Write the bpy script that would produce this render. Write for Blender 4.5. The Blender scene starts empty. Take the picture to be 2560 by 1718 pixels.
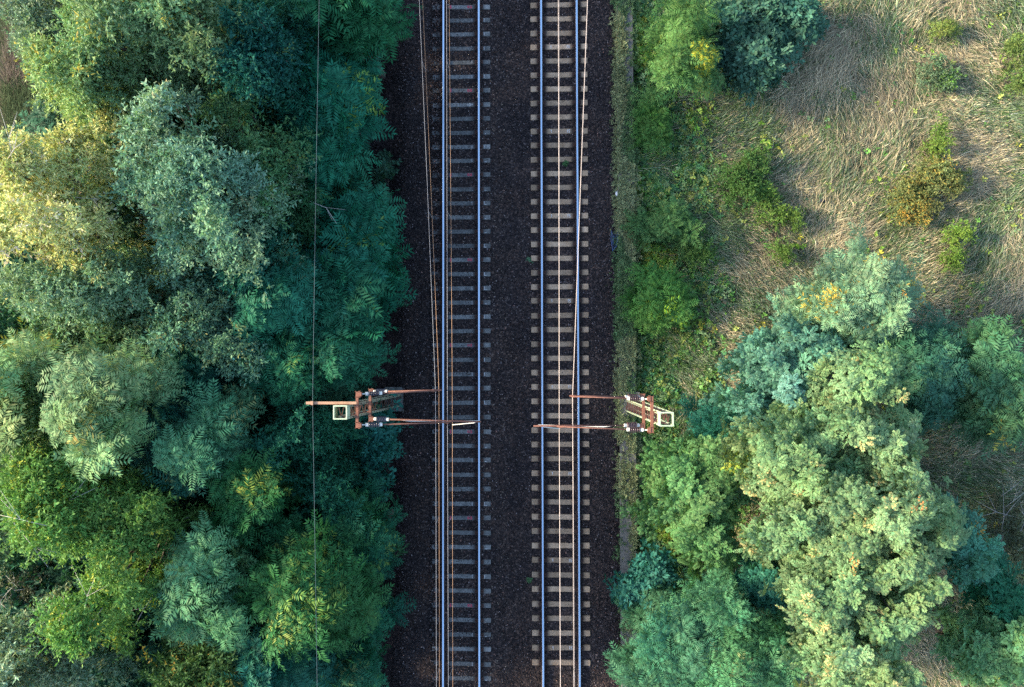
import bpy, math, random
import numpy as np
from mathutils import Matrix, Vector

random.seed(7)
rng = np.random.default_rng(7)
C = bpy.context.scene.collection
R2 = math.radians

# ------------------------------------------------------------------ camera
H, F, CX, CY = 34.0, 2040.0, 1280.0, 859.0
def nrm(v):
    v = np.asarray(v, float); return v / np.linalg.norm(v)
nad = nrm([(1347 - CX) / F, -(922 - CY) / F, -1.0])           # where straight down falls in the picture
tgt = np.array([0, 0, -1.0])
ax = np.cross(nad, tgt); s_ = np.linalg.norm(ax); c_ = nad @ tgt; ax = ax / s_
K = np.array([[0, -ax[2], ax[1]], [ax[2], 0, -ax[0]], [-ax[1], ax[0], 0]])
Q = np.eye(3) + s_ * K + (1 - c_) * (K @ K)
def cam_rot(phi):
    return np.array([[math.cos(phi), -math.sin(phi), 0], [math.sin(phi), math.cos(phi), 0], [0, 0, 1]]) @ Q
def P_(R, px, py, z):
    d = R @ np.array([(px - CX) / F, -(py - CY) / F, -1.0])
    t = (z - H) / d[2]
    return np.array([d[0] * t, d[1] * t, z])
best = min(np.linspace(-0.02, 0.02, 2001), key=lambda p: sum(
    (P_(cam_rot(p), a, 0, 0)[0] - P_(cam_rot(p), b, 1718, 0)[0]) ** 2
    for a, b in ((1107.5, 1107.8), (1196.2, 1198.4), (1352.8, 1357.5), (1442.1, 1448.8))))
RC = cam_rot(best)
def P(px, py, z=0.0):
    return P_(RC, px, py, z)
cam_d = bpy.data.cameras.new('camera'); cam = bpy.data.objects.new('camera', cam_d); C.objects.link(cam)
cam_d.sensor_fit = 'HORIZONTAL'; cam_d.sensor_width = 36.0; cam_d.lens = F / 2560 * 36.0
cam_d.clip_end = 3000; cam_d.clip_start = 0.1
m4 = np.eye(4); m4[:3, :3] = RC; m4[2, 3] = H
cam.matrix_world = Matrix(m4.tolist())
bpy.context.scene.camera = cam

# ------------------------------------------------------------------ helpers
def tag(o, label=None, cat=None, group=None, kind=None):
    if label: o['label'] = label
    if cat: o['category'] = cat
    if group: o['group'] = group
    if kind: o['kind'] = kind
    return o
def thing(name, label, cat, loc=(0, 0, 0), group=None):
    o = bpy.data.objects.new(name, None); C.objects.link(o); o.location = loc
    o.empty_display_size = 0.2
    return tag(o, label, cat, group)

class MB:
    def __init__(s): s.v = []; s.f = []; s.m = []
    def add(s, vs, fs, mi=0):
        n = len(s.v); s.v += [tuple(map(float, q)) for q in vs]
        s.f += [tuple(i + n for i in f) for f in fs]; s.m += [mi] * len(fs)
    def box(s, c, size, mi=0, rot=None):
        hx, hy, hz = size[0] / 2, size[1] / 2, size[2] / 2
        vs = [Vector((x, y, z)) for x in (-hx, hx) for y in (-hy, hy) for z in (-hz, hz)]
        if rot is not None: vs = [rot @ q for q in vs]
        vs = [(q[0] + c[0], q[1] + c[1], q[2] + c[2]) for q in vs]
        s.add(vs, [(0, 1, 3, 2), (4, 6, 7, 5), (0, 4, 5, 1), (2, 3, 7, 6), (0, 2, 6, 4), (1, 5, 7, 3)], mi)
    def bar(s, a, b, w, h=None, mi=0):
        a, b = Vector(a), Vector(b); h = h or w
        d = (b - a).normalized(); up = Vector((0, 0, 1)) if abs(d.z) < .9 else Vector((1, 0, 0))
        x = d.cross(up).normalized(); y = x.cross(d)
        vs = []
        for p in (a, b):
            for i, j in ((-1, -1), (1, -1), (1, 1), (-1, 1)):
                vs.append(p + x * (i * w / 2) + y * (j * h / 2))
        s.add(vs, [(3, 2, 1, 0), (4, 5, 6, 7), (0, 1, 5, 4), (1, 2, 6, 5), (2, 3, 7, 6), (3, 0, 4, 7)], mi)
    def tube(s, pts, rad, n=8, mi=0, cap=True):
        pts = [Vector(p) for p in pts]
        rads = rad if isinstance(rad, (list, tuple)) else [rad] * len(pts)
        vs = []; ref = None
        for i, p in enumerate(pts):
            d = (pts[min(i + 1, len(pts) - 1)] - pts[max(i - 1, 0)]).normalized()
            if ref is None: ref = Vector((0, 0, 1)) if abs(d.z) < .9 else Vector((1, 0, 0))
            x = d.cross(ref).normalized(); y = x.cross(d)
            for k in range(n):
                a = 2 * math.pi * k / n
                vs.append(p + (x * math.cos(a) + y * math.sin(a)) * rads[i])
        fs = []
        for i in range(len(pts) - 1):
            for k in range(n):
                fs.append((i * n + k, i * n + (k + 1) % n, (i + 1) * n + (k + 1) % n, (i + 1) * n + k))
        if cap:
            fs.append(tuple(range(n - 1, -1, -1))); fs.append(tuple((len(pts) - 1) * n + k for k in range(n)))
        s.add(vs, fs, mi)
    def build(s, name, mats, parent=None, smooth=False, off=None):
        me = bpy.data.meshes.new(name)
        v = s.v if off is None else [(a - off[0], b - off[1], c - off[2]) for a, b, c in s.v]
        me.from_pydata(v, [], s.f); me.update()
        mats = mats if isinstance(mats, (list, tuple)) else [mats]
        for m in mats: me.materials.append(m)
        me.polygons.foreach_set('material_index', s.m)
        if smooth: me.polygons.foreach_set('use_smooth', [True] * len(s.f))
        o = bpy.data.objects.new(name, me); C.objects.link(o)
        if parent is not None: o.parent = parent
        return o

def soup(name, V, n, col, mat, parent=None, off=(0, 0, 0)):
    """V: (N*n,3) vertices of N separate n-gons, col (N,3) colour per face"""
    V = np.asarray(V, np.float32).reshape(-1, 3) - np.asarray(off, np.float32)
    N = len(V) // n
    me = bpy.data.meshes.new(name)
    me.vertices.add(len(V)); me.loops.add(len(V)); me.polygons.add(N)
    me.vertices.foreach_set('co', V.ravel())
    me.loops.foreach_set('vertex_index', np.arange(len(V), dtype=np.int32))
    me.polygons.foreach_set('loop_start', np.arange(0, len(V), n, dtype=np.int32))
    me.update(calc_edges=True)
    a = me.attributes.new('Col', 'FLOAT_COLOR', 'FACE')
    c4 = np.ones((N, 4), np.float32); c4[:, :3] = col
    a.data.foreach_set('color', c4.ravel())
    me.materials.append(mat)
    o = bpy.data.objects.new(name, me); C.objects.link(o)
    if parent is not None: o.parent = parent
    return o
def indexed(name, V, Fc, col, mat, n):
    """triangle mesh with shared vertices; col per face"""
    me = bpy.data.meshes.new(name)
    V = np.asarray(V, np.float32); Fc = np.asarray(Fc, np.int32)
    me.vertices.add(len(V)); me.loops.add(Fc.size); me.polygons.add(len(Fc))
    me.vertices.foreach_set('co', V.ravel())
    me.loops.foreach_set('vertex_index', Fc.ravel())
    me.polygons.foreach_set('loop_start', np.arange(0, Fc.size, n, dtype=np.int32))
    me.update(calc_edges=True)
    a = me.attributes.new('Col', 'FLOAT_COLOR', 'FACE')
    c4 = np.ones((len(Fc), 4), np.float32); c4[:, :3] = col
    a.data.foreach_set('color', c4.ravel())
    me.materials.append(mat)
    o = bpy.data.objects.new(name, me); C.objects.link(o)
    return o

_lat = rng.random((256, 256))
def noise(x, y, sc):
    x = np.asarray(x) * sc + 91.3; y = np.asarray(y) * sc + 37.7
    xi = np.floor(x).astype(int); yi = np.floor(y).astype(int)
    fx = x - xi; fy = y - yi; fx = fx * fx * (3 - 2 * fx); fy = fy * fy * (3 - 2 * fy)
    g = lambda i, j: _lat[i % 256, j % 256]
    return (g(xi, yi) * (1 - fx) + g(xi + 1, yi) * fx) * (1 - fy) + (g(xi, yi + 1) * (1 - fx) + g(xi + 1, yi + 1) * fx) * fy
def sstep(a, b, x):
    t = np.clip((np.asarray(x, float) - a) / (b - a), 0, 1); return t * t * (3 - 2 * t)

# ------------------------------------------------------------------ materials
def mat(name):
    m = bpy.data.materials.new(name); m.use_nodes = True
    nt = m.node_tree; b = nt.nodes['Principled BSDF']
    return m, nt, b
def N(nt, t, **kw):
    n = nt.nodes.new(t)
    for k, v in kw.items():
        if k in n.inputs: n.inputs[k].default_value = v
        else: setattr(n, k, v)
    return n
def ramp(nt, fac, stops):
    r = nt.nodes.new('ShaderNodeValToRGB')
    while len(r.color_ramp.elements) < len(stops): r.color_ramp.elements.new(0.5)
    for e, (p, c) in zip(r.color_ramp.elements, stops):
        e.position = p; e.color = (*c, 1)
    nt.links.new(fac, r.inputs[0]); return r
def simple(name, c1, c2, scale=6, rough=.6, metal=0, spec=.4, bump=.0, detail=6):
    m, nt, b = mat(name)
    tc = N(nt, 'ShaderNodeTexCoord')
    n = N(nt, 'ShaderNodeTexNoise', Scale=scale, Detail=detail, Roughness=.65)
    nt.links.new(tc.outputs['Object'], n.inputs['Vector'])
    r = ramp(nt, n.outputs['Fac'], [(.3, c1), (.7, c2)])
    nt.links.new(r.outputs[0], b.inputs['Base Color'])
    b.inputs['Roughness'].default_value = rough; b.inputs['Metallic'].default_value = metal
    b.inputs['Specular IOR Level'].default_value = spec
    if bump:
        bp = N(nt, 'ShaderNodeBump', Strength=bump, Distance=.02)
        nt.links.new(n.outputs['Fac'], bp.inputs['Height']); nt.links.new(bp.outputs[0], b.inputs['Normal'])
    return m
def leafmat(name, trans=.28, rough=.6, spec=.14):
    m, nt, b = mat(name)
    at = N(nt, 'ShaderNodeAttribute', attribute_name='Col')
    nt.links.new(at.outputs['Color'], b.inputs['Base Color'])
    b.inputs['Roughness'].default_value = rough; b.inputs['Specular IOR Level'].default_value = spec
    if trans:
        t = N(nt, 'ShaderNodeBsdfTranslucent')
        mul = N(nt, 'ShaderNodeMix', data_type='RGBA', blend_type='MULTIPLY'); mul.inputs[0].default_value = 1
        nt.links.new(at.outputs['Color'], mul.inputs[6]); mul.inputs[7].default_value = (1.0, 1.0, .55, 1)
        nt.links.new(mul.outputs[2], t.inputs[0])
        mx = N(nt, 'ShaderNodeMixShader'); mx.inputs[0].default_value = trans
        nt.links.new(b.outputs[0], mx.inputs[1]); nt.links.new(t.outputs[0], mx.inputs[2])
        nt.links.new(mx.outputs[0], nt.nodes['Material Output'].inputs[0])
    return m
M = {}
M['leaf'] = leafmat('leaf')
M['grass'] = leafmat('grass_blade', .2, .7, .15)
M['stone'] = leafmat('loose_stone', 0, .85, .2)
M['bark'] = simple('bark', (.05, .04, .03), (.11, .09, .07), 9, .9, bump=.5)
M['pale_twig'] = simple('pale_twig', (.30, .28, .25), (.48, .45, .40), 9, .85)
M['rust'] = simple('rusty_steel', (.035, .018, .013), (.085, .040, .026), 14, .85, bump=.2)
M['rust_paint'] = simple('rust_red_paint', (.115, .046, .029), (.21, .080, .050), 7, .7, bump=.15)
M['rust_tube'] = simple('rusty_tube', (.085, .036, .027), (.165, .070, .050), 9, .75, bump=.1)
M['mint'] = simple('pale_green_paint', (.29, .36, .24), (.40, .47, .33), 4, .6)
M['mint_worn_shaded'] = simple('worn_shaded_green_paint', (.15, .12, .085), (.34, .36, .26), 3.2, .75)  # worn paint, also darkened for the deep shade on the left mast
M['beam'] = simple('brown_beam_paint', (.24, .13, .08), (.36, .21, .13), 5, .7)
M['porc_brown'] = simple('brown_glaze', (.06, .035, .04), (.11, .06, .055), 5, .18, spec=.6)
M['porc_grey'] = simple('dark_glaze', (.022, .024, .038), (.05, .05, .07), 5, .18, spec=.6)
M['zinc'] = simple('galvanised_steel', (.48, .46, .42), (.66, .64, .58), 12, .55, .0)
M['copper'] = simple('copper_wire', (.27, .155, .09), (.38, .225, .135), 3, .5, .3)
M['steel_wire'] = simple('grey_wire', (.25, .26, .30), (.36, .36, .38), 3, .5, .2)
M['dim_wire'] = simple('weathered_wire', (.03, .06, .075), (.06, .10, .12), 3, .6)
M['pale_wire'] = simple('pale_wire', (.42, .345, .31), (.52, .44, .40), 3, .5, .2)
M['bag'] = simple('white_plastic', (.6, .6, .6), (.8, .8, .8), 8, .4)
M['cord'] = simple('blue_cord', (.06, .13, .32), (.10, .19, .42), 8, .6)
M['black'] = simple('black_lump', (.012, .012, .014), (.03, .03, .034), 8, .5)
M['red_paint'] = simple('red_marking_paint', (.36, .035, .06), (.55, .07, .11), 40, .7)
M['white_paint'] = simple('white_chalk', (.5, .5, .5), (.75, .75, .73), 40, .8)

def m_polish():
    m, nt, b = mat('polished_rail')
    tc = N(nt, 'ShaderNodeTexCoord'); mp = N(nt, 'ShaderNodeMapping')
    mp.inputs['Scale'].default_value = (60, .35, 1)
    nt.links.new(tc.outputs['Object'], mp.inputs[0])
    n = N(nt, 'ShaderNodeTexNoise', Scale=1, Detail=3); nt.links.new(mp.outputs[0], n.inputs['Vector'])
    r = ramp(nt, n.outputs['Fac'], [(.35, (.44, .58, .72)), (.7, (.62, .76, .88))])
    nt.links.new(r.outputs[0], b.inputs['Base Color'])
    b.inputs['Metallic'].default_value = 1; b.inputs['Roughness'].default_value = .32
    return m
M['polish'] = m_polish()

def m_sleeper(name, base, base2, stain_shade, dirt):
    m, nt, b = mat(name)
    tc = N(nt, 'ShaderNodeTexCoord'); oi = N(nt, 'ShaderNodeObjectInfo')
    ofs = N(nt, 'ShaderNodeVectorMath', operation='MULTIPLY_ADD')
    cmb = N(nt, 'ShaderNodeCombineXYZ')
    nt.links.new(oi.outputs['Random'], cmb.inputs[0]); nt.links.new(oi.outputs['Random'], cmb.inputs[1])
    nt.links.new(cmb.outputs[0], ofs.inputs[0]); ofs.inputs[1].default_value = (70, 40, 0)
    nt.links.new(tc.outputs['Object'], ofs.inputs[2])
    n1 = N(nt, 'ShaderNodeTexNoise', Scale=3.5, Detail=8, Roughness=.7); nt.links.new(ofs.outputs[0], n1.inputs['Vector'])
    n2 = N(nt, 'ShaderNodeTexNoise', Scale=24, Detail=5, Roughness=.7); nt.links.new(ofs.outputs[0], n2.inputs['Vector'])
    r1 = ramp(nt, n1.outputs['Fac'], [(.32, base), (.68, base2)])
    # dark band beside each rail: brake dust and grease, plus the rail's shadow painted in
    sx = N(nt, 'ShaderNodeSeparateXYZ'); nt.links.new(tc.outputs['Object'], sx.inputs[0])
    ab = N(nt, 'ShaderNodeMath', operation='ABSOLUTE'); nt.links.new(sx.outputs[0], ab.inputs[0])
    d = N(nt, 'ShaderNodeMath', operation='SUBTRACT'); nt.links.new(ab.outputs[0], d.inputs[0]); d.inputs[1].default_value = .72
    d2 = N(nt, 'ShaderNodeMath', operation='ABSOLUTE'); nt.links.new(d.outputs[0], d2.inputs[0])
    nn = N(nt, 'ShaderNodeMath', operation='MULTIPLY_ADD'); nt.links.new(n1.outputs['Fac'], nn.inputs[0])
    nn.inputs[1].default_value = -.22; nt.links.new(d2.outputs[0], nn.inputs[2])
    rm = N(nt, 'ShaderNodeMapRange'); nt.links.new(nn.outputs[0], rm.inputs[0])
    rm.inputs[1].default_value = .03; rm.inputs[2].default_value = .20; rm.inputs[3].default_value = stain_shade; rm.inputs[4].default_value = 0
    mx = N(nt, 'ShaderNodeMix', data_type='RGBA'); nt.links.new(rm.outputs[0], mx.inputs[0])
    nt.links.new(r1.outputs[0], mx.inputs[6]); mx.inputs[7].default_value = (.022, .02, .022, 1)
    # dark blotches
    r2 = ramp(nt, n2.outputs['Fac'], [(.36, (dirt, dirt, dirt)), (.56, (1, 1, 1))])
    mu = N(nt, 'ShaderNodeMix', data_type='RGBA', blend_type='MULTIPLY'); mu.inputs[0].default_value = 1
    nt.links.new(mx.outputs[2], mu.inputs[6]); nt.links.new(r2.outputs[0], mu.inputs[7])
    rv = N(nt, 'ShaderNodeMapRange'); nt.links.new(oi.outputs['Random'], rv.inputs[0]); rv.inputs[3].default_value = .66; rv.inputs[4].default_value = 1.2
    m2 = N(nt, 'ShaderNodeVectorMath', operation='SCALE'); nt.links.new(mu.outputs[2], m2.inputs[0]); nt.links.new(rv.outputs[0], m2.inputs[3])
    nt.links.new(m2.outputs[0], b.inputs['Base Color']); b.inputs['Roughness'].default_value = .85
    b.inputs['Specular IOR Level'].default_value = .2
    bp = N(nt, 'ShaderNodeBump', Strength=.3, Distance=.01); nt.links.new(n2.outputs['Fac'], bp.inputs['Height'])
    nt.links.new(bp.outputs[0], b.inputs['Normal'])
    return m
M['sleeper_r'] = m_sleeper('brown_concrete', (.34, .225, .135), (.51, .365, .245), .93, .64)
M['sleeper_l'] = m_sleeper('grey_concrete', (.115, .118, .115), (.25, .25, .235), .88, .45)

def m_ballast():
    m, nt, b = mat('dark_ballast')
    g = N(nt, 'ShaderNodeNewGeometry')
    v = N(nt, 'ShaderNodeTexVoronoi', Scale=17.0); nt.links.new(g.outputs['Position'], v.inputs['Vector'])
    sp = N(nt, 'ShaderNodeSeparateColor'); nt.links.new(v.outputs['Color'], sp.inputs[0])
    r = ramp(nt, sp.outputs[0], [(0, (.016, .013, .013)), (.55, (.034, .026, .024)), (.9, (.072, .050, .040)), (1, (.12, .092, .075))])
    n = N(nt, 'ShaderNodeTexNoise', Scale=.55, Detail=4); nt.links.new(g.outputs['Position'], n.inputs['Vector'])
    r2 = ramp(nt, n.outputs['Fac'], [(.35, (.7, .74, .85)), (.65, (1.15, 1.05, 1.0))])
    mu = N(nt, 'ShaderNodeMix', data_type='RGBA', blend_type='MULTIPLY'); mu.inputs[0].default_value = 1
    nt.links.new(r.outputs[0], mu.inputs[6]); nt.links.new(r2.outputs[0], mu.inputs[7])
    nt.links.new(mu.outputs[2], b.inputs['Base Color']); b.inputs['Roughness'].default_value = .9
    b.inputs['Specular IOR Level'].default_value = .15
    bp = N(nt, 'ShaderNodeBump', Strength=.9, Distance=.03); bp.invert = True
    nt.links.new(v.outputs['Distance'], bp.inputs['Height']); nt.links.new(bp.outputs[0], b.inputs['Normal'])
    return m
M['ballast'] = m_ballast()

def m_ground():
    m, nt, b = mat('field_soil')
    g = N(nt, 'ShaderNodeNewGeometry')
    n = N(nt, 'ShaderNodeTexNoise', Scale=.45, Detail=8, Roughness=.65); nt.links.new(g.outputs['Position'], n.inputs['Vector'])
    n2 = N(nt, 'ShaderNodeTexNoise', Scale=9, Detail=6, Roughness=.7); nt.links.new(g.outputs['Position'], n2.inputs['Vector'])
    r = ramp(nt, n.outputs['Fac'], [(.3, (.030, .050, .022)), (.5, (.060, .066, .034)), (.72, (.12, .10, .062))])
    r2 = ramp(nt, n2.outputs['Fac'], [(.3, (.45, .45, .45)), (.7, (1.2, 1.2, 1.2))])
    mu = N(nt, 'ShaderNodeMix', data_type='RGBA', blend_type='MULTIPLY'); mu.inputs[0].default_value = 1
    nt.links.new(r.outputs[0], mu.inputs[6]); nt.links.new(r2.outputs[0], mu.inputs[7])
    nt.links.new(mu.outputs[2], b.inputs['Base Color']); b.inputs['Roughness'].default_value = .95
    b.inputs['Specular IOR Level'].default_value = .1
    bp = N(nt, 'ShaderNodeBump', Strength=.6, Distance=.08); nt.links.new(n2.outputs['Fac'], bp.inputs['Height'])
    nt.links.new(bp.outputs[0], b.inputs['Normal'])
    return m
M['ground'] = m_ground()
M['concrete'] = simple('old_concrete', (.07, .07, .062), (.19, .185, .165), 5, .9, bump=.5, detail=9, spec=.2)

# ------------------------------------------------------------------ light
SUN_EL, SUN_AZ = R2(27), R2(-4)          # low sun from the left of the picture, a little from its top
sun_dir = Vector((-math.cos(SUN_EL) * math.cos(SUN_AZ), -math.cos(SUN_EL) * math.sin(SUN_AZ), math.sin(SUN_EL)))
w = bpy.data.worlds.new('World'); bpy.context.scene.world = w; w.use_nodes = True
bg = w.node_tree.nodes['Background']
sky = w.node_tree.nodes.new('ShaderNodeTexSky'); sky.sky_type = 'NISHITA'; sky.sun_disc = False
sky.sun_elevation = SUN_EL; sky.sun_rotation = math.atan2(sun_dir.x, sun_dir.y)
sky.air_density = 1.0; sky.dust_density = 1.6; sky.ozone_density = 1.6
w.node_tree.links.new(sky.outputs[0], bg.inputs[0]); bg.inputs[1].default_value = 0.15
sl = bpy.data.lights.new('sun', 'SUN'); sl.energy = 3.2; sl.angle = R2(8.0); sl.color = (1, .86, .60)
so = bpy.data.objects.new('sun', sl); C.objects.link(so); so.location = (-60, 10, 40)
so.rotation_euler = sun_dir.to_track_quat('Z', 'Y').to_euler()
vs_ = bpy.context.scene.view_settings
vs_.view_transform = 'Standard'; vs_.look = 'None'; vs_.exposure = 1.92; vs_.gamma = 1; vs_.use_curve_mapping = False
cy = bpy.context.scene.cycles
cy.max_bounces = 5; cy.diffuse_bounces = 3; cy.glossy_bounces = 3; cy.transmission_bounces = 3; cy.use_denoising = False
cy.caustics_reflective = False; cy.caustics_refractive = False; cy.sample_clamp_indirect = 4.0

# ------------------------------------------------------------------ ground, ballast
def gz(x, y=0.0):
    x = np.asarray(x, float)
    left = -.95 + .15 * sstep(-9, -14, x)
    right = -1.0 + .42 * sstep(4.1, 6.8, x)
    mid = -1.3
    return np.where(x < -7.6, left, np.where(x > 3.9, right, mid))
xs = np.concatenate([[-600, -300, -120, -60], np.arange(-34, -7.5, .8), [-7.62, -7.55, 3.85, 3.95], np.arange(4.1, 34, .7), [60, 120, 300, 600]])
ys = np.concatenate([[-600, -200, -80], np.arange(-36, 36.1, 1.5), [80, 200, 600]])
XX, YY = np.meshgrid(xs, ys, indexing='ij')
ZZ = gz(XX) + np.where((XX > 5) | (XX < -9), (noise(XX, YY, .35) - .5) * .3, 0) * (np.abs(XX) < 50)
g = MB(); ny = len(ys)
g.add(np.stack([XX, YY, ZZ], -1).reshape(-1, 3).tolist(),
      [(i * ny + j, (i + 1) * ny + j, (i + 1) * ny + j + 1, i * ny + j + 1) for i in range(len(xs) - 1) for j in range(ny - 1)])
tag(g.build('ground', M['ground'], smooth=True), kind='structure')

XL1, XL2 = P(1107.65, 859)[0], P(1197.3, 859)[0]
XR1, XR2 = P(1355.2, 859)[0], P(1445.4, 859)[0]
TL, TR = (XL1 + XL2) / 2, (XR1 + XR2) / 2
bx = [-8.3, -7.5, -6.95, -6.3, -5.75, -5.3, -4.7, TL - .75, TL, TL + .75, -1.75, -1.1, -.6, TR - .75, TR, TR + .75, 2.5, 3.1, 3.34]
bz = [-1.02, -.93, -.86, -.72, -.42, -.34, -.24, -.215, -.215, -.215, -.225, -.27, -.245, -.225, -.225, -.225, -.26, -.34, -.42]
def bal(x): return np.interp(x, bx, bz)
bxs = np.unique(np.round(np.concatenate([np.arange(-8.3, 3.35, .3), [3.34]]), 3)); bys = np.arange(-40, 40.1, .4)
XX, YY = np.meshgrid(bxs, bys, indexing='ij'); ny = len(bys)
ZZ = bal(XX) + (noise(XX, YY, 1.3) - .5) * .03 + (noise(XX, YY, .5) - .5) * .10 * (XX < -5.6)
g = MB()
g.add(np.stack([XX, YY, ZZ], -1).reshape(-1, 3).tolist(),
      [(i * ny + j, (i + 1) * ny + j, (i + 1) * ny + j + 1, i * ny + j + 1) for i in range(len(bxs) - 1) for j in range(ny - 1)])
tag(g.build('ballast', M['ballast'], smooth=True), kind='structure')

# loose ballast stones
def stones(name, x, y, z, r, col):
    n = len(x)
    base = np.array([[1, 0, 0], [-1, 0, 0], [0, 1, 0], [0, -1, 0], [0, 0, 1], [0, 0, -1]], float)
    tri = np.array([[0, 2, 4], [2, 1, 4], [1, 3, 4], [3, 0, 4], [2, 0, 5], [1, 2, 5], [3, 1, 5], [0, 3, 5]])
    V = base[None] * r[:, None, None] * rng.uniform(.6, 1.25, (n, 6, 1)) + rng.normal(0, .22, (n, 6, 3)) * r[:, None, None]
    a = rng.uniform(0, 6.28, n); ca, sa = np.cos(a)[:, None], np.sin(a)[:, None]
    V = np.stack([V[..., 0] * ca - V[..., 1] * sa, V[..., 0] * sa + V[..., 1] * ca, V[..., 2] * .8], -1)
    V += np.stack([x, y, z], -1)[:, None, :]
    Fc = tri[None] + (np.arange(n) * 6)[:, None, None]
    return indexed(name, V.reshape(-1, 3), Fc.reshape(-1, 3), np.repeat(col, 8, 0), M['stone'], 3)
ns = 110000
sx = rng.uniform(-8.2, 3.32, ns); sy = rng.uniform(-18.5, 18.5, ns)
sx[:9000] = rng.uniform(TL - 1.35, TL - .92, 9000); sr = rng.uniform(.018, .040, ns)
szz = bal(sx) + sr * .2 + rng.uniform(-.01, .012, ns)
lend = (sx > TL - 1.3) & (sx < TL - .95)
szz[lend] += rng.uniform(.01, .075, lend.sum()) * (rng.random(lend.sum()) < .8)
u = rng.random(ns)
tone = np.where(u < .60, rng.uniform(.012, .030, ns), np.where(u < .93, rng.uniform(.030, .075, ns), rng.uniform(.09, .22, ns)))
scol = np.stack([tone * 1.02, tone * .94, tone * .95], -1)
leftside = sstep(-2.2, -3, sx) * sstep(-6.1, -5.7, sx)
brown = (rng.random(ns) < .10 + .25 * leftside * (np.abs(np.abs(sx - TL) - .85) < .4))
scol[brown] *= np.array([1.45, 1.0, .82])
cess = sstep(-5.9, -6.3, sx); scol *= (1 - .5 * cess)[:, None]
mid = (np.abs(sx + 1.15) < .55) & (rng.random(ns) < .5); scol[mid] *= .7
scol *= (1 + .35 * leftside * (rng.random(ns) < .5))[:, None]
scol *= np.array([1.25, 1.10, 1.05])
big = (sx > -4.3) & (sx < -1.3) & (rng.random(ns) < .05); scol[big] = np.array([.21, .165, .13]) * rng.uniform(.5, 1.3, (big.sum(), 1))
tag(stones('ballast_stones', sx, sy, szz, sr, scol), 'loose dark crushed stones of the track bed', 'ballast', kind='stuff')

# ------------------------------------------------------------------ sleepers
def sleeper_mesh(name, m, top_w, half, seat):
    b = MB(); secs = [(-half, -.004), (-half + .02, 0), (-1.0, 0), (-.95, seat), (-.55, seat), (-.42, -.012), (0, -.016), (.42, -.012), (.55, seat), (.95, seat), (1.0, 0), (half - .02, 0), (half, -.004)]
    vs = []
    for i, (x, dz) in enumerate(secs):
        tw = top_w / 2 - (.012 if i in (0, len(secs) - 1) else 0) - (.008 if abs(x) < .5 else 0)
        zt = -.176 + dz
        vs += [(x, -.14, -.40), (x, .14, -.40), (x, tw + .015, zt - .018), (x, tw, zt), (x, -tw, zt), (x, -tw - .015, zt - .018)]
    fs = []
    for i in range(len(secs) - 1):
        for k in range(6):
            fs.append((i * 6 + k, i * 6 + (k + 1) % 6, (i + 1) * 6 + (k + 1) % 6, (i + 1) * 6 + k))
    fs.append((5, 4, 3, 2, 1, 0)); q = (len(secs) - 1) * 6; fs.append(tuple(q + k for k in range(6)))
    fs = [tuple(reversed(f)) for f in fs]
    b.add(vs, fs); o = b.build(name, m); C.objects.unlink(o); return o
def fastening_mesh():
    b = MB()
    b.box((0, 0, -.170), (.36, .15, .014))
    for sx_ in (-1, 1):
        b.tube([(sx_ * .12, .045, -.165), (sx_ * .12, .045, -.105)], .022, 6)
        b.tube([(sx_ * .12, -.045, -.165), (sx_ * .12, -.045, -.105)], .022, 6)
        b.box((sx_ * .085, 0, -.14), (.06, .11, .02))
    o = b.build('rail_fastening', M['rust']); C.objects.unlink(o); return o
SL = sleeper_mesh('sleeper', M['sleeper_l'], .165, 1.225, .006)
SR = sleeper_mesh('sleeper', M['sleeper_r'], .205, 1.20, .004)
FA = fastening_mesh()
def stroke(b, pts, wd, z):
    if b.v: b.out.append(MB()); b = b.out[-1]
    for (x0, y0), (x1, y1) in zip(pts[:-1], pts[1:]):
        d = math.hypot(x1 - x0, y1 - y0) or 1; nx, ny_ = -(y1 - y0) / d * wd / 2, (x1 - x0) / d * wd / 2
        ex, ey = (x1 - x0) / d * wd * .3, (y1 - y0) / d * wd * .3
        b.add([(x0 - ex + nx, y0 - ey + ny_, z), (x0 - ex - nx, y0 - ey - ny_, z), (x1 + ex - nx, y1 + ey - ny_, z), (x1 + ex + nx, y1 + ey + ny_, z)], [(0, 1, 2, 3)])
        z += .0006
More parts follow.
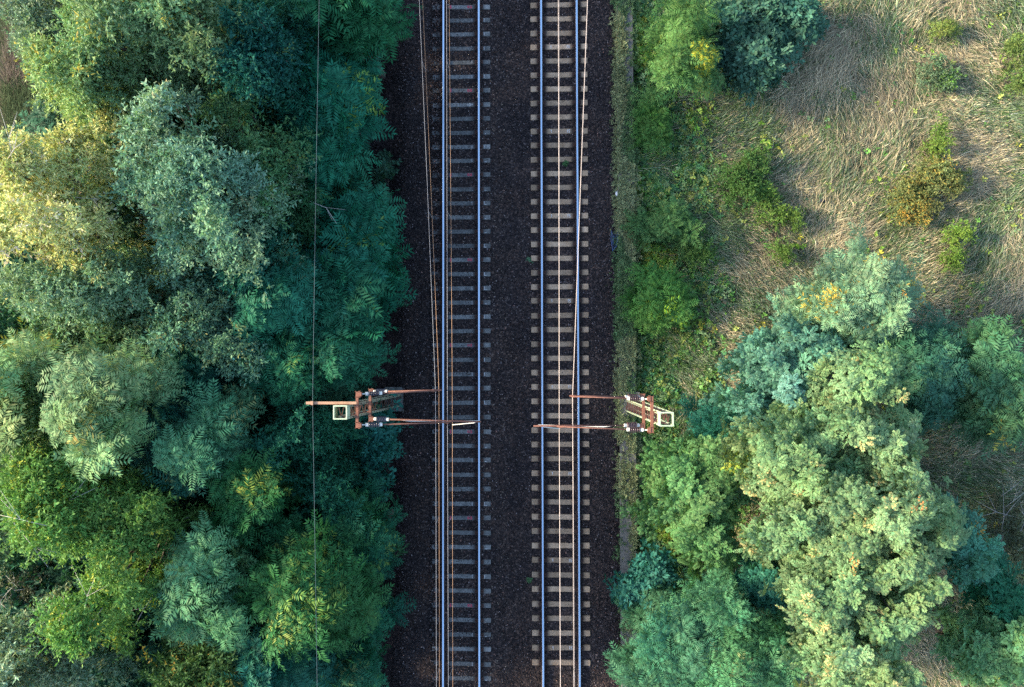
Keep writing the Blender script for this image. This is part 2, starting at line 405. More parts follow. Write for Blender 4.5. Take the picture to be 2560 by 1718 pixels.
def scrawl(kind, cx, wd, m, name, z=-.166):
    b = MB(); b.out = [b]
    if kind == 'six':
        stroke(b, [(cx + .03, .065), (cx - .03, .03), (cx - .04, -.03), (cx - .005, -.06), (cx + .035, -.03), (cx + .02, .01), (cx - .03, -.01)], wd, z)
    elif kind == 'zero_two':
        stroke(b, [(cx - .06 + .035 * math.cos(a), .045 * math.sin(a)) for a in np.linspace(0, 6.3, 9)], wd, z)
        stroke(b, [(cx + .02, .03), (cx + .05, .05), (cx + .075, .02), (cx + .02, -.045), (cx + .085, -.045)], wd, z + .006)
    elif kind == 'ring':
        stroke(b, [(cx + .05 * math.cos(a), .045 * math.sin(a)) for a in np.linspace(0, 6.3, 11)], wd, z)
        stroke(b, [(cx - .10, .03), (cx - .12, 0), (cx - .10, -.03)], wd, z + .006)
        stroke(b, [(cx + .09, .03), (cx + .13, -.01)], wd, z + .01)
    elif kind == 'one':
        stroke(b, [(cx - .03, .03), (cx, .06), (cx, -.06)], wd, z)
    elif kind == 'fifteen':
        stroke(b, [(cx - .06, .03), (cx - .04, .06), (cx - .05, -.06)], wd, z)
        stroke(b, [(cx + .06, .06), (cx + .01, .05), (cx + .01, .0), (cx + .05, -.01), (cx + .04, -.06), (cx, -.06)], wd, z + .004)
    elif kind == 'seat_lines':
        stroke(b, [(cx, .07), (cx, -.07)], wd, z); stroke(b, [(cx + .09, -.06), (cx + .02, -.062)], wd, z + .003)
    os_ = [q.build(name, m) for q in b.out]
    for o in os_: C.objects.unlink(o)
    return os_
RED = [scrawl('six', -.47, .042, M['red_paint'], 'red_marking', -.1805), scrawl('zero_two', .36, .030, M['red_paint'], 'red_marking', -.186)]
RING = scrawl('ring', .36, .016, M['white_paint'], 'white_marking', -.1875)
WHITE = [scrawl('one', -.33, .014, M['white_paint'], 'white_marking', -.1855), scrawl('fifteen', .40, .016, M['white_paint'], 'white_marking', -.1855)]
SEATL = [scrawl('seat_lines', .97, .014, M['white_paint'], 'white_marking', -.1705), scrawl('seat_lines', .45, .012, M['white_paint'], 'white_marking', -.1830)]
def place_sleeper(proto, x, y, label, group, extras=()):
    o = proto.copy(); C.objects.link(o); o.location = (x, y, random.uniform(-.004, .004)); o.rotation_euler = (0, 0, random.gauss(0, .006))
    tag(o, label, 'sleeper', group)
    for q in (-.75, .75):
        f = FA.copy(); C.objects.link(f); f.parent = o; f.location = (q, 0, 0)
    for e in extras:
        f = e.copy(); C.objects.link(f); f.parent = o
yl0 = P(1152, 222.9)[1]; yl1 = P(1152, 1516.8)[1]; dl = (yl0 - yl1) / 36
yr0 = P(1397, 7.6)[1]; yr1 = P(1397, 1294.2)[1]; dr = (yr0 - yr1) / 36
for i in range(-11, 46):
    y = yl0 - i * dl + random.gauss(0, .008)
    if abs(y) > 17.2: continue
    if i % 6 == 0:
        place_sleeper(SL, TL, y, 'grey concrete sleeper with red painted marks in the left track', 'red marked sleepers of the left track', RED[0] + RED[1])
    elif i == 1:
        place_sleeper(SL, TL, y, 'grey sleeper with a white painted ring just below the upper red marked one', 'plain sleepers of the left track', RING)
    else:
        ex = [e for q in SEATL for e in q if random.random() < .4]
        if ex: place_sleeper(SL, TL, y, 'dirty grey concrete sleeper of the left track with thin white scratches and no red marks', 'white scratched sleepers of the left track', ex)
        else: place_sleeper(SL, TL, y, 'dirty grey concrete sleeper of the left track without any paint marks', 'plain sleepers of the left track')
for i in range(-7, 47):
    y = yr0 - i * dr + random.gauss(0, .006)
    if abs(y) > 17.2: continue
    if i % 6 == 3 and i > 2:
        place_sleeper(SR, TR, y, 'brown grey concrete sleeper with white chalk figures in the right track', 'chalk marked sleepers of the right track', WHITE[0] + WHITE[1])
    else:
        place_sleeper(SR, TR, y, 'brown grey concrete sleeper without chalk figures in the right track', 'plain sleepers of the right track')

# ------------------------------------------------------------------ rails
prof = [(-.036, -.004), (-.030, 0), (.030, 0), (.036, -.004), (.036, -.034), (.009, -.048), (.009, -.135), (.070, -.150), (.070, -.163), (-.070, -.163), (-.070, -.150), (-.009, -.135), (-.009, -.048), (-.036, -.034)]
for x, lab in ((XL1, 'outer steel rail of the left track, running close beside the orange and white wires'),
               (XL2, 'inner steel rail of the left track, next to the dark gravel between the tracks'),
               (XR1, 'inner steel rail of the right track, next to the dark gravel between the tracks'),
               (XR2, 'outer steel rail of the right track, nearest to the mossy concrete wall')):
    b = MB(); n = len(prof); yy = np.linspace(-42, 42, 29)
    vs = [(px_, y, pz) for y in yy for px_, pz in prof]
    b.v = vs
    for j in range(len(yy) - 1):
        for k in range(n):
            b.f.append((j * n + (k + 1) % n, j * n + k, (j + 1) * n + k, (j + 1) * n + (k + 1) % n)); b.m.append(1 if k in (0, 1, 2) else 0)
    o = b.build('rail', [M['rust'], M['polish']]); o.location = (x, 0, 0)
    tag(o, lab, 'rail', 'rails of the two tracks')

# ------------------------------------------------------------------ concrete wall at right
WX0, WX1 = 3.36, 4.02
b = MB()
yy = np.arange(-40, 40.1, 2.0)
for y0, y1 in zip(yy[:-1], yy[1:]):
    dz = random.uniform(-.012, .012); dx = random.uniform(-.012, .012)
    b.box(((WX0 + WX1) / 2 + dx, (y0 + y1) / 2, -.80 + dz), (WX1 - WX0, y1 - y0 - .015, 1.2))
wall = b.build('concrete_wall', M['concrete'])
tag(wall, 'low mossy concrete kerb wall running along the right edge of the gravel', 'wall')

# ------------------------------------------------------------------ masts and catenary
def tube_obj(name, pts, r, m, parent, n=8):
    b = MB(); b.tube(pts, r, n); return b.build(name, m, parent, True)
def make_mast(label, px, py, z0, ztop, front, leg_mat, side_arm, bars):
    base = P(px, py, -.3)
    t = thing('lattice_mast', label, 'mast', (base[0], base[1], z0))
    X, Y = base[0], base[1]; hz = ztop - z0; hb, ht = .23, .185
    corner = lambda sx_, sy_, z: (sx_ * (hb + (ht - hb) * z / hz), sy_ * (hb + (ht - hb) * z / hz), z)
    for sx_ in (-1, 1):
        for sy_ in (-1, 1):
            b = MB(); p, q = Vector(corner(sx_, sy_, -.2)), Vector(corner(sx_, sy_, hz))
            b.bar(p + Vector((-sx_ * .03, 0, 0)), q + Vector((-sx_ * .03, 0, 0)), .075, .014)
            b.bar(p + Vector((0, -sy_ * .037, 0)), q + Vector((0, -sy_ * .037, 0)), .014, .062)
            b.build('leg', M['mint'] if front else M['mint_worn_shaded'], t)
    nlac = 22
    for face in range(4):
        b = MB()
        for k in range(nlac):
            za, zb = .15 + (hz - .62) * k / nlac, .15 + (hz - .62) * (k + 1) / nlac
            s0 = 1 if k % 2 else -1
            if face < 2:
                sx_ = -1 if face == 0 else 1
                p, q = Vector(corner(sx_, -s0, za)), Vector(corner(sx_, s0, zb)); p.x -= sx_ * .012; q.x -= sx_ * .012
            else:
                sy_ = -1 if face == 2 else 1
                p, q = Vector(corner(-s0, sy_, za)), Vector(corner(s0, sy_, zb)); p.y -= sy_ * .012; q.y -= sy_ * .012
            b.bar(p, q, .03, .010)
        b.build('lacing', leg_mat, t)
    b = MB()
    e = ht + .012; z = hz - .21
    for (c, sz) in (((e, 0, z), (.022, 2 * e + .022, .42)), ((-e, 0, z), (.022, 2 * e + .022, .42)), ((0, e, z), (2 * e - .022, .022, .42)), ((0, -e, z), (2 * e - .022, .022, .42))):
        b.box(c, sz)
    for (c, sz) in (((e, 0, hz + .008), (.036, 2 * e + .036, .012)), ((-e, 0, hz + .008), (.036, 2 * e + .036, .012)), ((0, e, hz + .008), (2 * e - .036, .036, .012)), ((0, -e, hz + .008), (2 * e - .036, .036, .012))):
        b.box(c, sz)
    b.build('head_frame', M['mint'], t)
    fo = 0 if front else -.22
    b = MB(); b.box((-.06, .04, -.12 + fo), (.82, 1.02, .9)); b.box((0, 0, .35 + fo), (.60, .60, .06))
    b.build('foundation', M['concrete'], t)
    for (bpx, y0, y1, z) in bars:
        p0, p1 = P(bpx, y0, z), P(bpx, y1, z)
        b = MB(); xb = p0[0]
        sg = 1 if X > xb else -1
        b.bar((xb - X, p0[1] - Y, z - z0), (xb - X, p1[1] - Y, z - z0), .085, .12)
        face = X - sg * (ht + .03)
        for yy_ in (-.15, .15):
            b.box(((xb + sg * .05 + face) / 2 - X, yy_, z - z0), (abs(face - xb - sg * .05) + .03, .06, .10))
        o = b.build('crossarm', M['rust_paint'], t)
        for yv in (p0[1] - .10 - Y, p1[1] + .10 - Y):
            bb = MB(); bb.box((xb - sg * .09 - X, yv, z - z0), (.10, .13, .16)); bb.box((xb - sg * .02 - X, yv - .09, z - z0), (.16, .02, .12)); bb.box((xb - sg * .02 - X, yv + .09, z - z0), (.16, .02, .12))
            bb.build('hinge_bracket', M['rust_paint'], o)
    if side_arm:
        a0, a1 = P(766, 1006.5, 8.95), P(892, 1008.5, 8.95)
        b = MB(); y = (a0[1] + a1[1]) / 2 - Y
        b.bar((a0[0] - X, y, 8.95 - z0), (a1[0] - X, y, 8.95 - z0), .085, .10)
        b.box((a0[0] + .2 - X, y, 9.03 - z0), (.07, .12, .08)); b.box((-.0, y - .03, 8.85 - z0), (.5, .05, .10))
        b.build('feeder_arm', M['beam'], t)
    return t, X, Y
mastL, MLX, MLY = make_mast('pale green lattice mast among the left trees, with a brown side arm', 988, 1001, -.55, 9.25, False, M['rust'], True,  # left lacing takes a darker rust, standing in for the shade here
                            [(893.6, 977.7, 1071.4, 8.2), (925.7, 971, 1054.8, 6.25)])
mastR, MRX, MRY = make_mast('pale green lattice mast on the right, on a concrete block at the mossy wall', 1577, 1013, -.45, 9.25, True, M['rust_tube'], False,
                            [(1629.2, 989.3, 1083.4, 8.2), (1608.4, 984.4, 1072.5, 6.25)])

def insulator(a, b, m, parent):
    a, b = Vector(a), Vector(b); L = (b - a).length; pts = []; rs = []
    ncv = 6; c0, c1 = .18, .84
    for k in range(ncv):
        f = c0 + (c1 - c0) * k / ncv; w_ = (c1 - c0) / ncv
        for u, r in ((0, .05), (.25, .055), (.42, .10), (.58, .105), (.75, .06)):
            pts.append(a.lerp(b, f + w_ * u)); rs.append(r)
    mb = MB(); mb.tube(pts, rs, 14); o = mb.build('insulator', m, parent, True)
    for (f0, f1, r) in ((.02, .19, .058), (.83, 1.0, .058)):
        e = MB(); e.tube([a.lerp(b, f0), a.lerp(b, f1)], r, 10); e.build('end_cap', M['zinc'], o, False)
    e = MB(); e.tube([a.lerp(b, -.30), a.lerp(b, .04)], .02, 6); e.build('pin', M['zinc'], o)
    return o
def cantilever(label, top, low, tip, wire, pushoff, porc):
    """top, low: pixel anchor on the crossarms; tip: pixel of the outer end; wire: world x of its contact wire"""
    A, Bq, T = Vector(P(*top, 8.2)), Vector(P(*low, 6.25)), Vector(P(*tip, 7.32))
    sg = 1 if T.x > A.x else -1
    t = thing('cantilever_arm', label, 'cantilever', A, 'cantilever arms of the two masts')
    rel = lambda p: Vector(p) - A
    def along(p, q, d):
        p, q = Vector(p), Vector(q); return p + (q - p).normalized() * d
    i0, i1 = along(A, T, .24), along(A, T, .78)
    insulator(rel(i0), rel(i1), porc, t)
    j0, j1 = along(Bq, T, .14), along(Bq, T, .70)
    insulator(rel(j0), rel(j1), porc, t)
    msg = Vector((wire + sg * .12, T.y, 7.25))
    tube_obj('top_tube', [rel(i1), rel(msg)], .022, M['rust_tube'], t)
    tube_obj('bracket_tube', [rel(j1), rel(T + Vector((0, .02, -.06)))], .028, M['rust_tube'], t)
    cl = MB(); cl.box(rel((wire, T.y, 7.2)), (.09, .08, .16)); cl.build('wire_clamp', M['rust_tube'], t)
    # registration tube and steady arm
    st = along(j1, T, .35)
    if pushoff:
        end = Vector((T.x - sg * .15, T.y - .03, 6.0))
        tube_obj('registration_tube', [rel(st), rel((st.x + sg * .3, st.y - .08, 6.0)), rel(end)], .016, M['zinc'], t)
        tube_obj('drop_bracket', [rel(end), rel((T.x - sg * .13, T.y, 7.2))], .010, M['zinc'], t)
        tube_obj('steady_arm', [rel(end), rel((end.x - sg * .2, end.y - .08, 5.85)), rel((wire, end.y - .16, 5.64))], .016, M['zinc'], t)
    else:
        end = Vector((wire - sg * .55, T.y - .04, 5.98))
        tube_obj('registration_tube', [rel(st), rel((st.x + sg * .3, st.y - .05, 6.0)), rel(end)], .016, M['rust_tube'], t)
        tube_obj('steady_arm', [rel(end), rel((wire, end.y, 5.64))], .014, M['zinc'], t)
    return t
xw = lambda px, py, z: P(px, py, z)[0]
cantilever('upper rusty cantilever arm of the left mast, ending just short of the left rail', (893.6, 985.5), (925.7, 979.5), (1103, 977), xw(1097.7, 980, 5.6), False, M['porc_grey'])
cantilever('lower rusty cantilever arm of the left mast, reaching across to the inner rail', (893.6, 1062.5), (925.7, 1047), (1202, 1056.5), xw(1131, 1056, 5.6), True, M['porc_grey'])
cantilever('upper rusty cantilever arm of the right mast, ending just past the outer rail', (1629.2, 998), (1608.4, 993), (1424, 991.5), xw(1431, 992, 5.6), False, M['porc_brown'])
cantilever('lower rusty cantilever arm of the right mast, spanning the whole right track', (1629.2, 1075.5), (1608.4, 1063), (1334, 1067), xw(1398, 1067, 5.6), True, M['porc_brown'])

def wire(name, label, pts, zf, r, m, cat='wire', droppers=None):
    out = []
    ex = lambda p, q, py: p[0] + (q[0] - p[0]) * (py - p[1]) / (q[1] - p[1])
    pts = [(ex(pts[0], pts[1], -900), -900)] + list(pts) + [(ex(pts[-2], pts[-1], 2700), 2700)]
    for p, q in zip(pts[:-1], pts[1:]):
        k = max(1, int((q[1] - p[1]) / 120))
        for i in range(k):
            f = i / k; px, py = p[0] + (q[0] - p[0]) * f, p[1] + (q[1] - p[1]) * f
            z = zf(P(px, py, 7)[1]); z = zf(P(px, py, z)[1]); out.append(P(px, py, z))
    px, py = pts[-1]; z = zf(P(px, py, 7)[1]); out.append(P(px, py, z))
    b = MB(); b.tube(out, r, 6); o = b.build(name, m, None, True); tag(o, label, cat)
    if droppers:
        other = np.array(droppers); own = np.array(out)
        for y in np.arange(-15.5, 16, 5.2):
            i = [np.interp(y, own[::-1, 1], own[::-1, c]) for c in (0, 2)]; j = [np.interp(y, other[::-1, 1], other[::-1, c]) for c in (0, 2)]
            d = MB(); d.tube([(i[0], y, i[1]), (j[0], y, j[1])], .006, 5); d.build('dropper', M['steel_wire'], o)
    return out
YM = MRY
fz_c = lambda y: 5.6
fz_m = lambda y: 7.2 - .85 * (1 - (1 - min(abs(y - YM), 28) / 28) ** 2) * 1.0
fz_f = lambda y: 9.1 - 1.1 * (1 - (1 - min(abs(y - YM), 30) / 30) ** 2)
gW = 'overhead wires of the two tracks'
c1 = wire('contact_wire', 'orange copper contact wire slanting in from the top on the left of the left track', [(1056.6, 0), (1076.6, 450), (1095, 900), (1097.5, 985), (1097.8, 1268), (1098.7, 1718)], fz_c, .0066, M['copper'])
wire('messenger_wire', 'grey white messenger wire slanting in leftmost, beside the orange contact wire', [(1048.2, 0), (1067.7, 450), (1085.8, 900), (1088.8, 980), (1090, 1268), (1091, 1718)], fz_m, .0045, M['steel_wire'], droppers=c1)
c2 = wire('contact_wire', 'orange copper contact wire running above the left track between its rails', [(1123, 0), (1126.7, 450), (1130.3, 900), (1131, 1056), (1131.3, 1268), (1132, 1718)], fz_c, .0066, M['copper'])
wire('messenger_wire', 'thin grey messenger wire just right of the leftmost rail', [(1116.6, 0), (1117.4, 450), (1118.3, 900), (1118.6, 1050), (1119.5, 1268), (1120.9, 1718)], fz_m, .0045, M['steel_wire'], droppers=c2)
c3 = wire('contact_wire', 'pale contact wire down the middle of the right track', [(1395.6, 0), (1397.2, 450), (1397.8, 900), (1398, 1068), (1399, 1268), (1400.8, 1718)], fz_c, .0076, M['pale_wire'])
wire('messenger_wire', 'thin messenger wire almost covering the pale wire in the middle of the right track', [(1397.4, 0), (1398.0, 450), (1398.2, 900), (1398.3, 1067), (1399.4, 1268), (1401.4, 1718)], fz_m, .0045, M['pale_wire'], droppers=c3)
c4 = wire('contact_wire', 'pale contact wire crossing the outer rail of the right track at a slant', [(1468.5, 0), (1451.4, 450), (1434.8, 900), (1431, 992), (1432.5, 1268), (1434.2, 1718)], fz_c, .0066, M['pale_wire'])
wire('messenger_wire', 'thin messenger wire beside the slanting pale wire, parting from it lower down', [(1469.4, 0), (1452.4, 450), (1435.6, 900), (1431.8, 992), (1433.4, 1268), (1436.4, 1718)], fz_m, .0045, M['pale_wire'], droppers=c4)
wire('feeder_wire', 'lone blue grey wire crossing above the left trees at the brown side arm', [(798, 0), (790, 450), (783, 900), (781.5, 1006), (786, 1268), (793, 1718)], fz_f, .0055, M['dim_wire'])

# ------------------------------------------------------------------ foliage
def rh(base, d, side, L, W):
    base, d, side = map(np.asarray, (base, d, side))
    return np.stack([base, base + d * L * .45 + side * W / 2, base + d * L, base + d * L * .45 - side * W / 2])
def rosette(kind, r):
    """leaf quads round the origin, growing along +z"""
    q = []
    if kind in ('bigfrond', 'frond', 'feather'):
        L0, pairs, ll, lw, nf = {'bigfrond': (.95, 9, .24, .062, 7), 'frond': (.66, 8, .165, .047, 8), 'feather': (.36, 6, .085, .062, 7)}[kind]
        for k in range(nf):
            az = 2 * math.pi * (k + r.uniform(-.3, .3)) / nf; el = r.uniform(-.1, .75); L = L0 * r.uniform(.7, 1.1)
            h = np.array([math.cos(az), math.sin(az), 0]); sd = np.array([-math.sin(az), math.cos(az), 0])
            droop = r.uniform(.25, .6)
            pos = lambda t: h * L * t * math.cos(el) + np.array([0, 0, L * (t * math.sin(el) - droop * t * t)])
            for i in range(pairs):
                t = .18 + .80 * i / (pairs - 1); p = pos(t); tan = nrm(pos(t + .02) - pos(t - .02))
                l = ll * (.65 + .7 * math.sin(math.pi * (.15 + .75 * t))) * r.uniform(.85, 1.1)
                for s in (-1, 1):
                    d = nrm(sd * s * .85 + tan * .5 + np.array([0, 0, r.uniform(-.45, .1)]))
                    q.append(rh(p, d, nrm(tan - d * (tan @ d)), l, lw * r.uniform(.8, 1.2)))
            p = pos(.97); tan = nrm(pos(1) - pos(.95)); q.append(rh(p, tan, sd, ll * .9, lw))
    elif kind == 'spray':
        for k in range(7):
            az = r.uniform(0, 6.28); el = r.uniform(-.2, 1.2); L = .42 * r.uniform(.6, 1.2)
            h = np.array([math.cos(az), math.sin(az), 0]); droop = r.uniform(.1, .9)
            pos = lambda t: h * L * t * math.cos(el) + np.array([0, 0, L * (t * math.sin(el) - droop * t * t)])
            for i in range(9):
                t = r.uniform(.15, 1); p = pos(t); tan = nrm(pos(t + .02) - pos(t - .02))
                d = nrm(tan * .8 + r.normal(0, .6, 3)); sd = nrm(np.cross(d, r.normal(0, 1, 3)))
                q.append(rh(p, d, sd, r.uniform(.08, .145), r.uniform(.034, .056)))
    else:
        for k in range(9):
            az = r.uniform(0, 6.28); el = r.uniform(-.4, .7)
            d = np.array([math.cos(az) * math.cos(el), math.sin(az) * math.cos(el), math.sin(el)])
            sd = nrm(np.cross(d, [0, 0, 1]) + r.normal(0, .25, 3))
            q.append(rh(d * .03 + r.normal(0, .03, 3), d, sd, r.uniform(.13, .21), r.uniform(.08, .12)))
    return np.array(q)
PROTO = {k: [rosette(k, np.random.default_rng(100 + i)) for i in range(7)] for k in ('bigfrond', 'frond', 'feather', 'spray', 'broad')}
DENS = {'bigfrond': 2.6, 'frond': 4.2, 'feather': 8.5, 'spray': 10.5, 'broad': 24.0}
LOBE = {'bigfrond': .66, 'frond': .60, 'feather': .52, 'spray': .52, 'broad': .5}

def place(kind, pos, axis, scale, cols, lj=.13, acc=None, af=None):
    """instances of rosettes baked into one quad soup"""
    n = len(pos); out = []; co = []
    axis = axis / np.linalg.norm(axis, axis=1, keepdims=True)
    ref = rng.normal(0, 1, (n, 3)); x = np.cross(axis, ref); x /= np.linalg.norm(x, axis=1, keepdims=True); y = np.cross(axis, x)
    Rm = np.stack([x, y, axis], -1)
    pick = rng.integers(0, 7, n)
    for v in range(7):
        idx = np.where(pick == v)[0]
        if not len(idx): continue
        pr = PROTO[kind][v]; nq = len(pr)
        W = np.einsum('nij,qj->nqi', Rm[idx], pr.reshape(-1, 3)) * scale[idx, None, None] + pos[idx, None, :]
        out.append(W.reshape(-1, 3)); c = np.repeat(cols[idx], nq, 0)
        
        if acc is not None:
            ac = np.repeat(acc[idx], nq, 0); mk = rng.random(len(c)) < np.repeat(af[idx], nq); c = np.where(mk[:, None], ac, c)
        j = np.exp(rng.normal(0, lj, (len(c), 1))); c = c * j; c[:, 0] *= np.exp(rng.normal(0, lj * .7, len(c))); co.append(c)
    return np.concatenate(out), np.clip(np.concatenate(co), .002, .9)

def plant(name, cat, label, kind, blobs, ztop, col, zbase=None, var=.16, accents=(), sc=1.0, dens=1.0, twigs=0, group=None, low=.0, branch_px=(), lobe=1.0, trunk=True):
    """blobs: ellipses in photo pixels (cx, cy, rx, ry[, ztop]) as seen at crown height; real size from their height"""
    col = np.array(col, float)
    if cat == 'tree': col = col * (np.array([.84, 1.05, 1.12]) if col[1] > .17 else np.array([.49, .88, .90]))  # shade put into leaf colour: dark trees darker and teal, sunlit ones greener
    zg = float(gz(P(blobs[0][0], blobs[0][1], ztop * .7)[0]))
    if zbase is None: zbase = zg + (ztop - zg) * .30
    lobes = []
    for bl in blobs:
        zt = bl[4] if len(bl) > 4 else ztop
        zm = zt * .8
        c = P(bl[0], bl[1], zm); k = (H - zm) / F
        rx, ry = bl[2] * k, bl[3] * k
        r0 = min(LOBE[kind] * lobe, .62 * min(rx, ry))
        rx *= 1.16; ry *= 1.16; n = max(3, int(1.75 * rx * ry / (r0 * r0)))
        a = rng.uniform(0, 6.28, n); rr = np.sqrt((np.arange(n) + .5) / n)
        a = np.arange(n) * 2.39996 + rng.normal(0, .5, n)
        rr = np.clip(rr + rng.normal(0, .09, n), 0, 1.06)
        hgt = np.sqrt(np.clip(1 - (rr * .93) ** 2, 0, 1))
        rl = r0 * np.exp(rng.normal(-.05, .33, n))
        ox, oy = np.cos(a) * rr * np.maximum(rx - r0 * .55, .1), np.sin(a) * rr * np.maximum(ry - r0 * .55, .1)
        zz = zbase + (zt - zbase - .5 * r0) * hgt + rng.normal(0, .34, n) * min(1, (zt - zg) / 4)
        lobes += list(zip(c[0] + ox, c[1] + oy, zz, rl))
    lobes = np.array(lobes)
    cx, cy_ = lobes[:, 0].mean(), lobes[:, 1].mean()
    base = (cx, cy_, zg)
    pos = []; axs = []; cc = []
    for (x, y, z, r) in lobes:
        n = max(4, int(DENS[kind] * dens * 7.0 * r * r / (sc * sc)))
        d = rng.normal(0, 1, (n, 3)); d /= np.linalg.norm(d, axis=1, keepdims=True)
        d[:, 2] = np.where(d[:, 2] < -.25 - low, -d[:, 2], d[:, 2])
        oa = math.atan2(y - cy_, x - cx) + rng.normal(0, .7); st = math.exp(rng.normal(.16, .22)) if cat == 'tree' else 1.0
        e = d * r * rng.uniform(.45, 1.12, (n, 1)) * np.where(rng.random((n, 1)) < .16, 1.45, 1)
        e = e * np.array([st, 1 / st ** .7, .85]); ca, sa = math.cos(oa), math.sin(oa)
        e = np.stack([e[:, 0] * ca - e[:, 1] * sa, e[:, 0] * sa + e[:, 1] * ca, e[:, 2] - .25 * e[:, 0] * st], -1)
        p = np.array([x, y, z]) + e
        pos.append(p); axs.append(d * .8 + np.array([0, 0, .55]) + rng.normal(0, .2, (n, 3)))
        lc = col * math.exp(rng.normal(0, var * .7)) * np.array([math.exp(rng.normal(0, var * .35)), 1, math.exp(rng.normal(0, var * .35))])
        cc.append(np.repeat(lc[None], n, 0))
    pos = np.concatenate(pos); axs = np.concatenate(axs); cc = np.concatenate(cc)
    keep = pos[:, 2] > zg + .05; pos, axs, cc = pos[keep], axs[keep], cc[keep]
    acc = cc.copy(); af = np.zeros(len(cc))
    for (frac, ac, hot) in accents:
        if hot:
            h = P(hot[0], hot[1], ztop * .85); kk = hot[2] * (H - ztop) / F
            m_ = (np.hypot(pos[:, 0] - h[0], pos[:, 1] - h[1]) < kk) & (rng.random(len(pos)) < frac)
        else: m_ = rng.random(len(pos)) < frac
        acc[m_] = np.array(ac); af[m_] = .55 if hot else .45
    V, co = place(kind, pos, axs, sc * rng.uniform(.65, 1.4, len(pos)), cc, .16, acc, af)
    root = thing(name, label, cat, base, group)
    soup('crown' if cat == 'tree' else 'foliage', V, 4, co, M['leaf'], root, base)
    # trunk and limbs
    b = MB(); hh = ztop - zg; tr = .035 + .018 * hh
    fork = Vector((rng.normal(0, .05 * hh), rng.normal(0, .05 * hh), max(.15, (zbase - zg) * .75)))
    if cat == 'tree': b.tube([(0, 0, -.15), tuple(fork * .5 + Vector((.04, .03, 0))), tuple(fork)], [tr * 1.25, tr, tr * .85], 8)
    sel = rng.permutation(len(lobes))[:min(len(lobes), 26)]
    for i in sel:
        e = Vector((lobes[i, 0] - cx, lobes[i, 1] - cy_, lobes[i, 2] - zg + .15 * lobes[i, 3]))
        s0 = fork if cat == 'tree' else Vector((rng.normal(0, .05), rng.normal(0, .05), -.05))
        md = s0.lerp(e, .5) + Vector((rng.normal(0, .1), rng.normal(0, .1), .08 * hh * .3))
        b.tube([s0, md, e], [tr * .5, tr * .3, tr * .1], 5)
    b.build('trunk' if cat == 'tree' else 'stems', M['bark'], root, True)
    if twigs:
        for i in rng.permutation(len(lobes))[:twigs]:
            b = MB()
            c0 = Vector((lobes[i, 0] - cx, lobes[i, 1] - cy_, lobes[i, 2] - zg + lobes[i, 3] * .55))
            a = rng.uniform(0, 6.28); L = rng.uniform(.7, 1.9)
            e = c0 + Vector((math.cos(a) * L, math.sin(a) * L, lobes[i, 3] * .35)); md = c0.lerp(e, .5) + Vector((rng.normal(0, .16), rng.normal(0, .16), .1))
            b.tube([c0, md, e], [.013, .010, .004], 5)
            for _ in range(2):
                a2 = a + rng.choice([-1, 1]) * rng.uniform(.3, .8); e2 = md + Vector((math.cos(a2), math.sin(a2), .15)) * L * rng.uniform(.3, .6)
                b.tube([md, e2], [.007, .003], 5)
            b.build('bare_twig', M['pale_twig'], root, True)
    return root

YEL, ORG = (.38, .35, .07), (.42, .27, .06)
T = 'tree'
# --- wood on the left
plant('willow_tree', T, 'small silver grey tree in the top left corner beside the rough grass', 'spray', [(120, 80, 75, 110), (165, 160, 55, 60)], 6.5, (.215, .25, .155), var=.14)
plant('willow_tree', T, 'tall yellow green tree at the top edge, second from the left corner', 'spray', [(330, 80, 150, 140), (470, 60, 130, 115), (270, 190, 90, 80), (540, 140, 90, 80)], 9.6, (.225, .295, .125), accents=[(.05, YEL, None)])
plant('willow_tree', T, 'biggest tree of the left wood, pale sage feathery crown', 'spray', [(440, 330, 125, 125), (540, 480, 150, 130), (470, 560, 110, 110), (600, 600, 100, 80), (400, 450, 90, 110)], 9.8, (.20, .29, .165), accents=[(.02, (.35, .36, .2), None)])
plant('willow_tree', T, 'green tree with yellowish top leaning on the right of the big sage tree', 'spray', [(600, 320, 95, 85), (665, 410, 75, 80), (690, 500, 55, 70)], 8.0, (.10, .19, .07), accents=[(.08, (.22, .26, .07), None)])
plant('willow_tree', T, 'yellow autumn tree with pale bare twigs at the left edge', 'spray', [(120, 440, 145, 115), (205, 575, 95, 80), (70, 560, 110, 100)], 10.6, (.58, .49, .19), var=.10, accents=[(.2, (.30, .36, .11), None), (.2, (.58, .52, .38), None)], twigs=12)
plant('willow_tree', T, 'yellow green tree directly above the yellow autumn tree', 'spray', [(195, 225, 80, 80), (155, 190, 50, 55), (245, 290, 60, 55)], 9.0, (.30, .35, .14), accents=[(.06, YEL, None)])
plant('willow_tree', T, 'darker green tree wedged between the yellow tree and the big sage tree', 'spray', [(320, 400, 60, 120), (335, 560, 55, 80)], 6.6, (.13, .185, .085), twigs=4)
plant('willow_tree', T, 'wide pale sage tree below the yellow autumn tree', 'spray', [(190, 745, 165, 80), (320, 700, 80, 65), (90, 720, 70, 50)], 8.6, (.235, .305, .155), accents=[(.04, (.4, .36, .12), None)])
plant('willow_tree', T, 'mid green tree right of the wide pale sage tree', 'spray', [(520, 790, 95, 85), (590, 850, 65, 70), (450, 830, 70, 60)], 8.0, (.125, .205, .115), accents=[(.05, (.28, .30, .12), None)])
plant('sumac_tree', T, 'yellow green fern leaved tree at mid height of the left edge', 'frond', [(60, 940, 90, 80), (40, 1080, 75, 120), (120, 900, 70, 50)], 8.4, (.24, .30, .11), accents=[(.06, YEL, None)])
